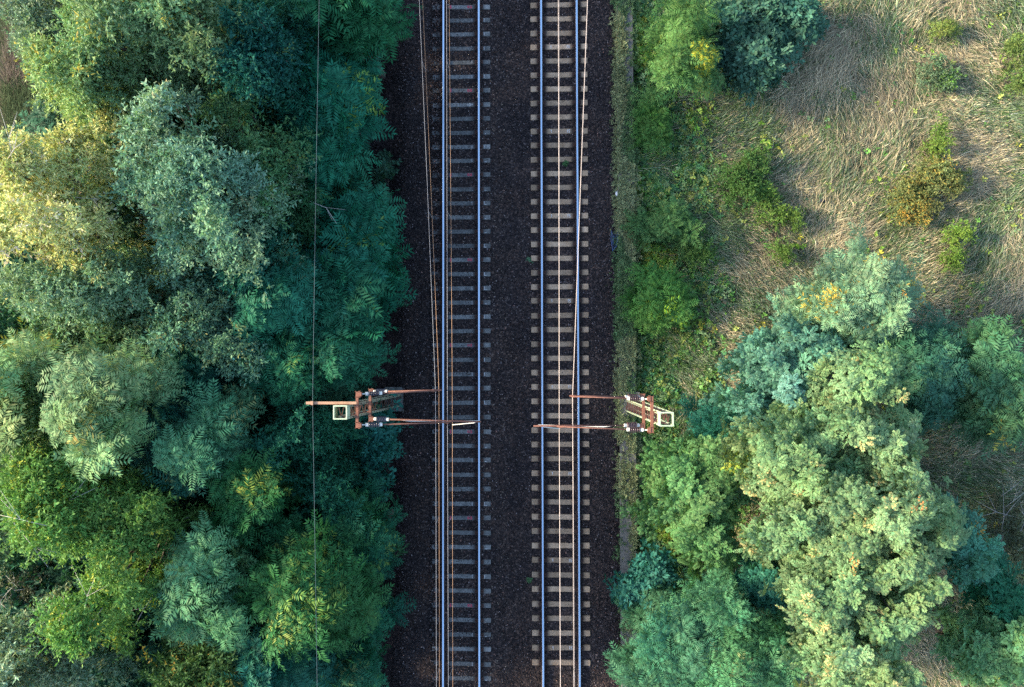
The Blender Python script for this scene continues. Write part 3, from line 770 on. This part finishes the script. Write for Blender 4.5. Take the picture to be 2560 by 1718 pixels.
plant('sumac_tree', T, 'fern leaved tree with yellow rosettes left of centre in the wood', 'frond', [(290, 960, 100, 95), (310, 1080, 115, 75), (220, 1040, 70, 70)], 8.8, (.205, .275, .11), accents=[(.3, (.36, .37, .11), (320, 910, 32)), (.03, (.36, .34, .09), None)])
plant('sumac_tree', T, 'teal fern leaved tree between the yellow rosette tree and the left mast', 'frond', [(560, 1060, 75, 80), (500, 1120, 70, 60)], 7.2, (.075, .18, .085), accents=[(.10, (.2, .26, .1), None)])
plant('sumac_tree', T, 'dark green fern leaved tree below the mid green tree', 'frond', [(420, 1010, 85, 85), (440, 1150, 90, 80), (480, 930, 80, 60)], 6.6, (.05, .14, .085))
plant('acacia_tree', T, 'large bright yellow green tree with bare white branches, lower left', 'spray', [(200, 1290, 160, 100), (330, 1400, 110, 130), (150, 1190, 110, 80), (260, 1530, 120, 100), (390, 1290, 70, 60)], 8.8, (.165, .265, .06), twigs=14, accents=[(.10, (.33, .36, .05), None)], lobe=.85)
plant('sumac_tree', T, 'blue green tree right of the bare branched yellow green tree', 'frond', [(520, 1400, 75, 80), (500, 1500, 80, 80), (590, 1530, 60, 55)], 7.8, (.095, .20, .085))
plant('willow_tree', T, 'pale sage tree in the bottom left corner', 'spray', [(60, 1640, 115, 100), (170, 1690, 80, 60), (40, 1560, 40, 40)], 8.2, (.23, .27, .155), accents=[(.05, (.42, .38, .14), None)])
plant('bramble_bush', 'bush', 'grey bare twigged bush at the left edge above the bottom corner tree', 'spray', [(60, 1470, 75, 70)], 4.5, (.10, .12, .08), dens=.45, twigs=30)
plant('willow_tree', T, 'olive tree with rusty tips at the bottom edge', 'spray', [(470, 1650, 110, 75), (560, 1690, 60, 50)], 7.8, (.115, .145, .045), accents=[(.12, (.36, .28, .06), None)])
plant('acacia_tree', T, 'dark tree with bright yellow green spiky shoots above the bottom of the feeder wire', 'frond', [(780, 1490, 120, 85), (700, 1450, 70, 60), (860, 1520, 60, 60)], 6.9, (.06, .135, .04), accents=[(.5, (.13, .23, .05), (790, 1490, 85)), (.05, (.2, .27, .06), None)])
plant('acacia_tree', T, 'dark tree with a small crown of light shoots, upper one on the feeder wire', 'frond', [(770, 1380, 110, 75), (860, 1340, 70, 70)], 5.6, (.045, .125, .045), accents=[(.5, (.13, .22, .05), (775, 1385, 55))])
plant('sumac_tree', T, 'dark tree with long pale green spikes below the teal tree', 'frond', [(650, 1230, 95, 75), (600, 1310, 70, 60)], 6.6, (.05, .13, .04), accents=[(.35, (.2, .27, .05), (655, 1205, 50))])
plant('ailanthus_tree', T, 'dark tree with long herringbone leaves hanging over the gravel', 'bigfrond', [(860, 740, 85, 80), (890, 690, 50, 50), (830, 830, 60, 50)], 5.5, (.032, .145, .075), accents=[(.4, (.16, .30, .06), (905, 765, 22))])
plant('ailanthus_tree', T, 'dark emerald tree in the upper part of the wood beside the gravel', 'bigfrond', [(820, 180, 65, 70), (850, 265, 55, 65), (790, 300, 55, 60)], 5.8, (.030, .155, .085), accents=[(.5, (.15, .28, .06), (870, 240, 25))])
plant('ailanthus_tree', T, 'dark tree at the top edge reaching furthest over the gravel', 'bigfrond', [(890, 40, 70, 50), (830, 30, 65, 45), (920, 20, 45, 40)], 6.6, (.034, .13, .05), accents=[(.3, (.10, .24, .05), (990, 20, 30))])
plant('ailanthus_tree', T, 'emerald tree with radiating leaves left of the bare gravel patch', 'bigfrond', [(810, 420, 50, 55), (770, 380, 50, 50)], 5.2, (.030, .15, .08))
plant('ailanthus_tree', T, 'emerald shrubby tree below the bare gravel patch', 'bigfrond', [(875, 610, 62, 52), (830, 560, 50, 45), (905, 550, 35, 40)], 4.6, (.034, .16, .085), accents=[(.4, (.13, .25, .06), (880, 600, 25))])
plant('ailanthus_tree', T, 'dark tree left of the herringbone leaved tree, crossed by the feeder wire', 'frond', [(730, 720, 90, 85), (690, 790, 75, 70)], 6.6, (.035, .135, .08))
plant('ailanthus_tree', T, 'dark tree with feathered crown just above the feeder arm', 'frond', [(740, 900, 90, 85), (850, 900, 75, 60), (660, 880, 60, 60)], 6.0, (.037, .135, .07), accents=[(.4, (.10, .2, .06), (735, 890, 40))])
plant('willow_tree', T, 'dark teal tree in the shade right of the tall top edge tree', 'spray', [(650, 110, 90, 95), (700, 180, 80, 60), (620, 220, 60, 60)], 8.4, (.035, .125, .085), accents=[(.05, (.15, .25, .09), None)])
plant('willow_tree', T, 'very dark tree behind the upper end of the feeder wire', 'spray', [(760, 50, 75, 65), (740, 280, 60, 70)], 7.0, (.028, .10, .055))
plant('willow_tree', T, 'small olive tree with bent pale twigs beside the feeder wire', 'spray', [(775, 510, 65, 60), (720, 560, 60, 60)], 5.6, (.075, .135, .055), twigs=9)
plant('willow_tree', T, 'teal feathery tree under the right side of the big sage tree', 'spray', [(660, 620, 75, 75), (620, 690, 80, 60)], 7.0, (.055, .155, .105))
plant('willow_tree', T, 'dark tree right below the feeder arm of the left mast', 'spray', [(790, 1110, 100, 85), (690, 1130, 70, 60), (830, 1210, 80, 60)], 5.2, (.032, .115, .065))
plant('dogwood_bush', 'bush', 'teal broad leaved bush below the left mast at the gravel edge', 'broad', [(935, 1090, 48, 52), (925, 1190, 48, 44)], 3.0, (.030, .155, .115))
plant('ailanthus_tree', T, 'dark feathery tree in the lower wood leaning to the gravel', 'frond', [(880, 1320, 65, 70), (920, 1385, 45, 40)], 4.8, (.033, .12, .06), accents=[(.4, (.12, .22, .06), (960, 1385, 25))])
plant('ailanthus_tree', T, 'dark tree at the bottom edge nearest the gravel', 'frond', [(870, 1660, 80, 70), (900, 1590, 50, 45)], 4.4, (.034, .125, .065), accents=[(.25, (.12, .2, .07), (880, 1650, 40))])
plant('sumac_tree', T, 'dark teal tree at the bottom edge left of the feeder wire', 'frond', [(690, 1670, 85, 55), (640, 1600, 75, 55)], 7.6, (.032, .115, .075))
plant('ivy_bush', 'bush', 'small dim bush alone on the shaded gravel edge near the top', 'broad', [(955, 420, 22, 45), (960, 500, 18, 25)], .6, (.035, .10, .06), dens=.5, sc=.8)
plant('ivy_bush', 'bush', 'small dim bush on the shaded gravel edge right above the left mast', 'broad', [(935, 870, 22, 25)], .6, (.03, .09, .06), dens=.5, sc=.8)
# --- right side
plant('locust_tree', T, 'green fern leaved tree with a yellow tip at the top edge, right of the wall', 'frond', [(1705, 60, 60, 62), (1680, 165, 42, 56), (1735, 150, 42, 48)], 3.3, (.10, .178, .045), accents=[(.75, (.36, .38, .04), (1752, 150, 30)), (.05, (.2, .27, .05), None)], sc=.8)
plant('lilac_bush', 'bush', 'big dense dark green broad leaved bush at the top edge', 'broad', [(1900, 50, 130, 75), (1880, 150, 70, 75), (1810, 60, 70, 70), (2010, 40, 60, 55), (1850, 120, 60, 60)], 1.9, (.055, .14, .088), lobe=.9)
plant('young_maple', 'bush', 'round green bush in the middle of the pale grass, upper one of two', 'spray', [(1855, 445, 50, 42), (1885, 405, 38, 35), (1870, 480, 35, 25)], .75, (.08, .17, .045), dens=.55, sc=.7, lobe=.6)
plant('young_maple', 'bush', 'bright green sprawling bush in the pale grass below the round one', 'spray', [(1930, 530, 38, 40), (1985, 548, 38, 30), (1955, 630, 22, 26), (1915, 480, 18, 20)], .6, (.12, .21, .045), dens=.5, sc=.7, lobe=.6)
plant('ash_sapling', 'bush', 'vivid green sapling bush right of the wall, below the middle of the wall top', 'frond', [(1655, 735, 48, 42), (1632, 775, 30, 34), (1690, 765, 34, 36)], .9, (.07, .18, .04), sc=.9, dens=.5, accents=[(.12, (.2, .34, .03), None)])
plant('ash_sapling', 'bush', 'vivid green little sapling by the wall under the fern leaved tree', 'frond', [(1640, 315, 28, 34), (1628, 290, 18, 20)], .7, (.075, .18, .04), sc=.8, dens=.5)
plant('elder_bush', 'bush', 'dull green bush by the wall above the vivid sapling bush', 'frond', [(1650, 560, 55, 50), (1690, 540, 35, 30)], .45, (.07, .16, .05), sc=.85, dens=.4)
plant('young_maple', 'bush', 'small soft green bush between the wall and the sprawling bright bush', 'spray', [(1735, 640, 38, 38)], .7, (.08, .17, .045), sc=.7, lobe=.6, dens=.5)
plant('young_maple', 'bush', 'narrow light green shoot in the upper right grass', 'spray', [(2352, 345, 20, 42)], .7, (.13, .21, .045), dens=.5, sc=.65, lobe=.5)
plant('young_maple', 'bush', 'light green bush at the right, between the orange bush and the big flowering tree', 'spray', [(2400, 595, 30, 35), (2385, 640, 25, 22)], .6, (.15, .25, .045), dens=.6, sc=.7, lobe=.6)
plant('hawthorn_bush', 'bush', 'orange and green bush in the right hand grass', 'spray', [(2335, 455, 70, 50), (2300, 520, 45, 40), (2270, 480, 40, 30)], .7, (.17, .21, .075), accents=[(.3, (.38, .29, .07), None), (.35, (.40, .25, .05), (2300, 535, 34))], sc=.7, dens=.5, lobe=.6)
plant('young_maple', 'bush', 'yellow green bush cut by the upper right edge', 'spray', [(2545, 120, 32, 50), (2555, 200, 20, 30)], 1.1, (.12, .18, .05), dens=.6, sc=.75, lobe=.6)
plant('young_maple', 'bush', 'tiny yellow green tuft high up in the right grass', 'spray', [(2370, 72, 38, 22)], .5, (.18, .24, .06), sc=.6, dens=.4, lobe=.5)
plant('wormwood_bush', 'bush', 'blue sage bush with a green right half in the upper right grass', 'spray', [(2332, 180, 28, 36), (2368, 190, 30, 36)], .5, (.13, .20, .11), dens=.5, sc=.7, accents=[(.6, (.12, .25, .04), (2372, 195, 24))], lobe=.6)
plant('locust_tree', T, 'pale sage tree dotted with yellow blossom at the middle of the right wood', 'frond', [(2110, 735, 90, 58), (2035, 775, 52, 55), (2230, 735, 68, 48), (2150, 800, 85, 52), (2180, 685, 48, 34)], 5.2, (.185, .265, .135), sc=.78, accents=[(.16, (.58, .42, .07), (2270, 700, 70)), (.14, (.58, .42, .07), (2040, 730, 60)), (.12, (.58, .42, .07), (2185, 660, 40)), (.02, ORG, None)])
plant('locust_tree', T, 'teal sparse leaved tree on the right under the blossom dotted tree', 'frond', [(2320, 860, 60, 45), (2290, 930, 80, 60), (2310, 1000, 50, 50), (2190, 880, 85, 50)], 4.0, (.10, .169, .095), dens=.8)
plant('locust_tree', T, 'largest tree of the right wood, tall pale green crown with gold tufts', 'feather',
      [(2140, 950, 95, 75), (2090, 1060, 120, 90), (2195, 1110, 95, 110), (1960, 1130, 95, 80), (2060, 1220, 130, 110), (2225, 1250, 110, 95), (1960, 1290, 95, 95), (2060, 1350, 120, 100), (2200, 1390, 125, 95), (2300, 1300, 70, 75),
       (2050, 1480, 105, 90), (2180, 1530, 120, 85), (2270, 1450, 65, 70), (2060, 1610, 95, 80), (2170, 1660, 110, 75)], 7.6, (.185, .245, .098), sc=.86,
      accents=[(.05, (.40, .37, .15), None), (.004, (.42, .22, .08), None)])
plant('locust_tree', T, 'teal lobe of a lower tree on the right flank of the largest right tree', 'feather', [(2400, 1340, 60, 55), (2430, 1410, 50, 50)], 4.6, (.085, .20, .12), accents=[(.05, ORG, None)])
plant('locust_tree', T, 'dark sage tree left of the top of the largest right tree', 'feather', [(1890, 930, 75, 80), (1960, 880, 60, 55), (1870, 1030, 55, 60), (1960, 1010, 70, 70), (2040, 890, 75, 55), (1985, 830, 50, 35)], 5.0, (.105, .205, .13), accents=[(.02, ORG, None)])
plant('locust_tree', T, 'mid green tree with one bright yellow green top, right of the right mast', 'feather', [(1730, 1160, 75, 70), (1720, 1280, 70, 90), (1800, 1230, 80, 80), (1850, 1150, 55, 45), (1770, 1360, 65, 60), (1690, 1210, 45, 60)], 4.6, (.11, .195, .062), accents=[(.8, (.28, .34, .05), (1858, 1158, 42))])
plant('locust_tree', T, 'small dark teal tree between the right mast and the dark sage tree', 'frond', [(1800, 1070, 60, 40), (1850, 1100, 50, 40)], 3.4, (.055, .165, .105), sc=.8)
plant('locust_tree', T, 'blue green tree at the bottom edge overhanging the gravel', 'frond', [(1650, 1580, 62, 60), (1640, 1680, 66, 50), (1710, 1545, 62, 55), (1720, 1650, 62, 60)], 4.4, (.105, .169, .085), sc=.78)
plant('locust_tree', T, 'blue green tree at the bottom edge between the overhanging one and the largest tree', 'frond', [(1790, 1500, 75, 65), (1830, 1600, 70, 70), (1930, 1650, 65, 65), (1760, 1680, 60, 45)], 5.0, (.08, .185, .082), sc=.8, accents=[(.05, (.25, .32, .13), None)])
plant('locust_tree', T, 'small dark gap filling tree under the left side of the largest right tree', 'feather', [(1930, 1470, 60, 55), (1880, 1430, 45, 45)], 4.0, (.06, .16, .10))
plant('dogwood_bush', 'bush', 'dark teal broad leaved bush reaching onto the gravel above the bottom right tree', 'broad', [(1600, 1460, 45, 40), (1640, 1440, 40, 40), (1560, 1490, 35, 22)], 2.2, (.035, .15, .115))
plant('walnut_tree', T, 'dark green tree cut by the right edge beside the blossom dotted tree', 'frond', [(2480, 900, 80, 60), (2530, 980, 70, 80), (2440, 970, 60, 60), (2470, 1040, 60, 45)], 4.2, (.12, .169, .075), sc=1.1, dens=.8, accents=[(.008, YEL, None)])
plant('locust_tree', T, 'green tree cut by the bottom right corner', 'feather', [(2490, 1640, 85, 80), (2545, 1580, 50, 60), (2440, 1600, 45, 45)], 5.2, (.13, .24, .095))
plant('locust_tree', T, 'dark green tree just above the bottom right corner tree', 'feather', [(2490, 1480, 55, 60), (2530, 1530, 40, 40)], 3.4, (.045, .16, .075))
plant('bramble_bush', 'bush', 'grey leafless bramble at the right edge below the dark green tree', 'spray', [(2530, 1330, 65, 90)], 1.0, (.10, .12, .07), dens=.25, twigs=40, sc=.8)

plant('willow_tree', T, 'green tree cut by the left edge left of the bare branched yellow green tree', 'spray', [(0, 1210, 60, 70), (-30, 1320, 60, 80)], 7.0, (.14, .19, .085))
plant('willow_tree', T, 'dim green tree at the left edge below the wide pale sage tree', 'spray', [(10, 850, 60, 45), (-50, 800, 60, 80)], 6.6, (.07, .14, .07))
def sun_block_wood():  # unseen trees, added to stop sun leaking onto the tracks
    Vs = []; Cs = []
    for k in range(66):
        if k < 33: x, y, r = rng.uniform(-20, -10), 15.7 + 9 * rng.random() ** 1.8, 1.9
        else: x, y, r = rng.uniform(-22, -9.5), -14.6 - 9 * rng.random() ** 1.8, 1.9
        z = rng.uniform(4.5, 7.0) if x > -12 else rng.uniform(6, 9)
        n = 420; d = rng.normal(0, 1, (n, 3)); d /= np.linalg.norm(d, axis=1, keepdims=True)
        pos = np.array([x, y, z - 2.2]) + d * np.array([r, r, 2.8]) * rng.uniform(.6, 1.1, (n, 1))
        cl = np.repeat(np.array([[.06, .15, .08]]) * math.exp(rng.normal(0, .3)), n, 0)
        a, b_ = place('frond', pos, d * .8 + np.array([0, 0, .5]), rng.uniform(.9, 1.5, n), cl); Vs.append(a); Cs.append(b_)
    tag(soup('wood', np.concatenate(Vs), 4, np.concatenate(Cs), M['leaf']), 'the same wood going on unseen beyond the upper and lower edges, added to block the sun', 'wood', kind='stuff')
sun_block_wood()
# --- undergrowth of the wood on the left (dark floor plants, plus added inner leaves against the sun)
n = 9000
ux = rng.uniform(-22, -7.0, n); uy = rng.uniform(-18, 18, n)
keep = ((ux < -7.6) | (rng.random(n) < .25)) & ~((ux < -19.8) & (uy > 7.5)); ux, uy = ux[keep], uy[keep]; n = len(ux)
uz = gz(ux) + rng.uniform(.05, 3.4, n) * sstep(-7.2, -9.8, ux) + .02 + rng.uniform(0, 1.8, n) * sstep(-11, -14, ux)
uc = np.array([.035, .11, .06]) * np.exp(rng.normal(0, .25, (n, 1)))
V, co = place('frond', np.stack([ux, uy, uz], -1), np.stack([rng.normal(0, .3, n), rng.normal(0, .3, n), np.ones(n)], -1), rng.uniform(.6, 1.1, n), uc)
n = 34000  # inner leaf filler, added so no sun leaks through the wood
vx = rng.uniform(-21, -8.6, n); vy = rng.uniform(-18, 18, n); ok = ~((vx < -18.5) & (vy > 6.5)); vx, vy = vx[ok], vy[ok]; n = len(vx)
vz = gz(vx) + .4 + rng.uniform(0, 1, n) ** .7 * np.interp(vx, [-21, -16, -12, -8.6], [4.5, 4.8, 3.8, 2.0])
vc = np.array([.03, .105, .06]) * np.exp(rng.normal(0, .25, (n, 1)))
V2, co2 = place('broad', np.stack([vx, vy, vz], -1), rng.normal(0, .6, (n, 3)) + np.array([0, 0, 1]), rng.uniform(1.0, 1.6, n), vc)
V = np.concatenate([V, V2]); co = np.concatenate([co, co2])
tag(soup('undergrowth', V, 4, co, M['leaf']), 'dark green plants on the floor of the left wood, with added inner leaves blocking the sun', 'undergrowth', kind='stuff')

# ------------------------------------------------------------------ grass
anch = np.array([  # px, py, direction in picture (deg), share of straw
    (1650, 60, 100, .05), (1640, 230, 95, .08), (1720, 300, 150, .35), (1800, 280, 155, .45), (1740, 400, 20, .35), (1830, 340, 25, .6), (1920, 220, 35, .85), (1980, 180, 20, .8), (2050, 120, 45, .5), (2040, 240, 60, .75),
    (2150, 60, 110, .65), (2170, 170, 95, .8), (2200, 280, 100, .75), (2230, 360, 85, .8), (2100, 300, 75, .6), (1960, 330, 30, .75), (2000, 420, 40, .55), (2100, 450, 55, .5), (2180, 470, 70, .45), (1800, 560, 10, .55), (1880, 620, 165, .65),
    (1960, 690, 160, .75), (2020, 600, 110, .7), (2080, 640, 60, .65), (1700, 500, 170, .25), (1720, 600, 175, .35), (1730, 720, 170, .3), (1830, 730, 165, .75), (1950, 800, 170, .85), (1680, 850, 150, .5), (1740, 900, 160, .45), (1820, 910, 175, .8), (1830, 1000, 5, .7),
    (1620, 1000, 60, .05), (1700, 980, 110, .15), (1640, 900, 130, .25), (1730, 1060, 40, .2), (1660, 1120, 80, .1), (2250, 130, 120, .5), (2300, 60, 60, .45), (2420, 90, 150, .75), (2450, 200, 160, .7), (2540, 60, 140, .6), (2420, 300, 10, .6), (2500, 330, 165, .65), (2440, 420, 25, .55),
    (2530, 480, 55, .6), (2450, 560, 50, .45), (2540, 620, 70, .7), (2480, 700, 45, .55), (2350, 730, 30, .45), (2400, 800, 40, .35), (2540, 800, 60, .5), (2280, 560, 20, .65), (2230, 560, 60, .7), (2300, 620, 170, .6),
    (2400, 1130, 20, .65), (2500, 1180, 150, .6), (2400, 1230, 160, .3), (2530, 1250, 30, .4), (2400, 1500, 155, .55), (2330, 1600, 150, .5), (2420, 1700, 150, .4), (1560, 1300, 90, .1), (2290, 1150, 150, .35)], float)
AW = np.array([P(a, b, -.6)[:2] for a, b in anch[:, :2]]); AD = np.radians(anch[:, 2]); AT = anch[:, 3]
def fields(x, y):
    d2 = (x[:, None] - AW[None, :, 0]) ** 2 + (y[:, None] - AW[None, :, 1]) ** 2
    wt = 1 / (d2 + .5) ** 1.6; wt /= wt.sum(1, keepdims=True)
    c = (wt * np.cos(2 * AD)).sum(1); s = (wt * np.sin(2 * AD)).sum(1)
    return .5 * np.arctan2(s, c), (wt * AT).sum(1)
nsw = 5200
wx = rng.uniform(4.9, 24, nsw); wy = rng.uniform(-19, 19, nsw)
ang, tn = fields(wx, wy)
ang = ang + (noise(wx, wy, .3) - .5) * 1.3 + rng.normal(0, .36, nsw) + np.where(rng.random(nsw) < .35, math.pi, 0)
tn = np.clip(tn * (.38 + .40 * sstep(6.0, 9.0, wx)) + (noise(wx, wy, .8) - .5) * 1.3 + (noise(wx, wy, .25) - .5) * .5 + rng.normal(0, .12, nsw), 0, 1)
nb = np.where(wx < 6.3, 14, 84)
idx = np.repeat(np.arange(nsw), nb); n = len(idx)
spread = .36
bxp = wx[idx] + rng.normal(0, spread, n); byp = wy[idx] + rng.normal(0, spread, n)
ok = bxp > 4.35; idx, bxp, byp = idx[ok], bxp[ok], byp[ok]; n = len(idx)
ba = ang[idx] + rng.normal(0, .26, n); L = rng.uniform(.35, 1.0, n) * (.75 + .35 * tn[idx]) * np.where(rng.random(nsw) < .05, 1.7, 1)[idx]; W = rng.uniform(.008, .019, n)
z0 = gz(bxp) + rng.uniform(0, .10, n) + noise(bxp, byp, 1.1) * .28
dirv = np.stack([np.cos(ba), np.sin(ba), np.zeros(n)], -1); sd = np.stack([-np.sin(ba), np.cos(ba), rng.normal(0, .35, n)], -1) * (W / 2)[:, None]
p0 = np.stack([bxp, byp, z0], -1); hgt = rng.uniform(.06, .24, n)
p1 = p0 + dirv * (L * .45)[:, None]; p1[:, 2] += hgt
p2 = p0 + dirv * L[:, None]; p2[:, 2] += hgt * rng.uniform(-.1, .8, n)
bend = np.stack([-np.sin(ba), np.cos(ba), np.zeros(n)], -1) * (rng.normal(0, .07, n) * L)[:, None]; p2 += bend
Vq = np.stack([p0 - sd, p0 + sd, p1 + sd, p1 - sd, p1 - sd, p1 + sd, p2 + sd * .25, p2 - sd * .25], 1).reshape(-1, 3)
straw = rng.random(n) < tn[idx]
sc_ = np.array([.38, .32, .205]); gc = np.array([.085, .14, .05]); gg = np.array([.18, .23, .14])
bc = np.where(straw[:, None], sc_, np.where((rng.random(n) < .5)[:, None], gc, gg)) * np.exp(rng.normal(0, .28, (n, 1)))
swt = np.exp(rng.normal(0, .22, nsw))[idx]; bc = np.clip(bc * swt[:, None], .01, .8)
tag(soup('long_grass', Vq, 4, np.repeat(bc, 2, 0), M['grass']), 'matted long grass, straw and green, lying in swirls over the right field', 'grass', kind='stuff')

# green ground cover beside the wall and in the greener patches
n = 90000
gx = np.where(rng.random(n) < .72, 4.05 + np.abs(rng.normal(0, 2.4, n)), rng.uniform(4.1, 24, n)); gy = rng.uniform(-18.5, 18.5, n)
_, t2 = fields(gx, gy); dens_ = (1 - t2) ** 1.3 * (.35 + noise(gx, gy, .9))
ok = rng.random(n) < dens_; gx, gy = gx[ok], gy[ok]; n = len(gx)
zz = gz(gx) + rng.uniform(.05, .42, n) * (.5 + noise(gx, gy, 1.4)) + .7 * np.clip(noise(gx + 40, gy, 1.1) - .55, 0, 1) * sstep(9, 6, gx)
pal = np.array([(.11, .21, .065), (.07, .18, .075), (.22, .27, .07), (.17, .26, .12), (.10, .24, .05)]); cc = 1.15 * pal[rng.integers(0, 5, n)] * np.exp(rng.normal(0, .25, (n, 1)))
patch = noise(gx, gy, .7); cc[patch > .68] = cc[patch > .68] * np.array([1.7, 1.35, .8])
V, co = place('broad', np.stack([gx, gy, zz], -1), np.stack([rng.normal(0, .4, n), rng.normal(0, .4, n), np.ones(n)], -1), rng.uniform(.35, .8, n), cc)
tag(soup('ground_cover', V, 4, co, M['leaf']), 'small leafy weeds covering the ground right of the wall', 'weeds', kind='stuff')

# weeds and moss on top of the wall
n = 22000
uu = rng.random(n); wxx = np.where(uu < .66, rng.uniform(WX0 - .05, WX1, n), np.where(uu < .83, WX0 + rng.normal(-.05, .12, n), WX1 + rng.normal(.02, .13, n))); wyy = rng.uniform(-18, 18, n)
pyv = 859 + 63 - wyy * 60
cover = -.05 + 1.35 * noise(wxx * 2, wyy, 1.5) + .25 * sstep(-2, 1, wyy) - .38 * sstep(-4, -7, wyy) - .45 * (sstep(10.5, 12.5, wyy) * (wxx > WX0 + .28))
ok = rng.random(n) < np.clip(cover, .04, 1); wxx, wyy = wxx[ok], wyy[ok]; n = len(wxx)
zz = np.where(wxx < WX0, -.38, np.where(wxx > WX1, -.34, -.19)) + rng.uniform(0, .09, n)
tn_ = noise(wxx * 2, wyy, .45)
cc = np.where((tn_ > .42)[:, None], np.array([.22, .25, .12]), np.array([.11, .18, .075])) * np.exp(rng.normal(0, .28, (n, 1)))
V, co = place('broad', np.stack([wxx, wyy, zz], -1), np.stack([rng.normal(0, .5, n), rng.normal(0, .5, n), np.ones(n)], -1), rng.uniform(.16, .55, n), cc)
tag(soup('wall_moss', V, 4, co, M['leaf']), 'olive moss and small weeds growing on top of the concrete wall', 'moss', kind='stuff')

# rough grass in the upper left corner
n = 26000
lx = rng.uniform(-23.5, -18.3, n); ly = rng.uniform(6, 18, n)
ba = rng.normal(1.5, .6, n); L = rng.uniform(.2, .55, n); W = rng.uniform(.014, .028, n)
p0 = np.stack([lx, ly, gz(lx) + rng.uniform(0, .1, n)], -1); dv = np.stack([np.cos(ba), np.sin(ba), np.zeros(n)], -1)
sd = np.stack([-np.sin(ba), np.cos(ba), np.zeros(n)], -1) * (W / 2)[:, None]; p2 = p0 + dv * L[:, None]; p2[:, 2] += rng.uniform(.1, .4, n)
Vq = np.stack([p0 - sd, p0 + sd, p2 + sd * .3, p2 - sd * .3], 1).reshape(-1, 3)
pr = noise(lx, ly, .8) + rng.normal(0, .15, n)
bc = np.where((pr > .58)[:, None], np.array([.13, .105, .085]), np.array([.055, .085, .035])) * np.exp(rng.normal(0, .25, (n, 1)))
tag(soup('rough_grass', Vq, 4, bc, M['grass']), 'dim rough grass in the upper left corner beyond the wood', 'grass', kind='stuff')

# ------------------------------------------------------------------ small things
def tuft(px, py, r, col, label, z=-.22):
    c = P(px, py, z); root = thing('weed', label, 'weed', c)
    n = 14; pos = np.stack([rng.normal(0, r * .5, n), rng.normal(0, r * .5, n), rng.uniform(.02, .10, n)], -1)
    V, co = place('broad', pos, np.stack([rng.normal(0, .4, n), rng.normal(0, .4, n), np.ones(n)], -1), rng.uniform(.25, .5, n), np.repeat(np.array([col]), n, 0))
    soup('leaves', V, 4, co, M['leaf'], root)
    b = MB()
    for i in range(5): b.tube([(0, 0, -.02), (pos[i, 0], pos[i, 1], pos[i, 2])], .004, 4)
    b.build('stems', M['bark'], root)
tuft(1412, 410, .11, (.06, .14, .05), 'small green weed between the rails of the right track')
tuft(1323, 649, .09, (.10, .22, .12), 'small pale green weed at the left end of a right track sleeper, above the middle')
tuft(1323, 1450, .09, (.08, .17, .07), 'small green weed in the gravel between the tracks, near the bottom')

c = P(1543, 484, -.3); root = thing('plastic_bag', 'crumpled white plastic bag at the gravel edge by the wall', 'bag', c)
vs = []; fs = []; nu, nv = 12, 7
for j in range(nv):
    for i in range(nu):
        th = math.pi * j / (nv - 1); ph = 2 * math.pi * i / nu; r = 1 + random.uniform(-.3, .25)
        vs.append((.085 * r * math.sin(th) * math.cos(ph), .115 * r * math.sin(th) * math.sin(ph), .05 + .055 * r * math.cos(th)))
for j in range(nv - 1):
    for i in range(nu): fs.append((j * nu + i, (j + 1) * nu + i, (j + 1) * nu + (i + 1) % nu, j * nu + (i + 1) % nu))
b = MB(); b.add(vs, fs); b.build('bag_body', M['bag'], root)
b = MB(); b.tube([(.06, .05, .07), (.10, .09, .08), (.11, .03, .05)], .012, 5); b.build('handle', M['bag'], root)

b = MB(); pts = [(1528, 575), (1527, 600), (1532, 628), (1530, 605), (1537, 585), (1540, 600), (1545, 575), (1543, 602), (1536, 620), (1532, 596), (1529, 578), (1537, 596), (1546, 590), (1541, 615), (1531, 628)]
w3 = [P(a + random.uniform(-1, 1), q, -.30 + random.uniform(0, .08)) for a, q in pts]
b.tube(w3, .007, 5); tag(b.build('cord', M['cord'], None, True), 'tangled thin blue cord on the gravel edge by the wall', 'cord')

c = P(2051, 505, -.35); b = MB(); vs = []; fs = []  # dark lump standing in for a small dark hole in the grass
for j in range(6):
    for i in range(9):
        th = math.pi * j / 5; ph = 2 * math.pi * i / 9
        vs.append((.16 * math.sin(th) * math.cos(ph) * (1 + random.uniform(-.15, .15)), .10 * math.sin(th) * math.sin(ph) * (1 + random.uniform(-.15, .15)), .14 + .09 * math.cos(th)))
for j in range(5):
    for i in range(9): fs.append((j * 9 + i, (j + 1) * 9 + i, (j + 1) * 9 + (i + 1) % 9, j * 9 + (i + 1) % 9))
b.add(vs, fs); o = b.build('dark_lump', M['black'], None, True); o.location = c; tag(o, 'small dark hole shown as a black sack lying in the pale grass', 'lump')
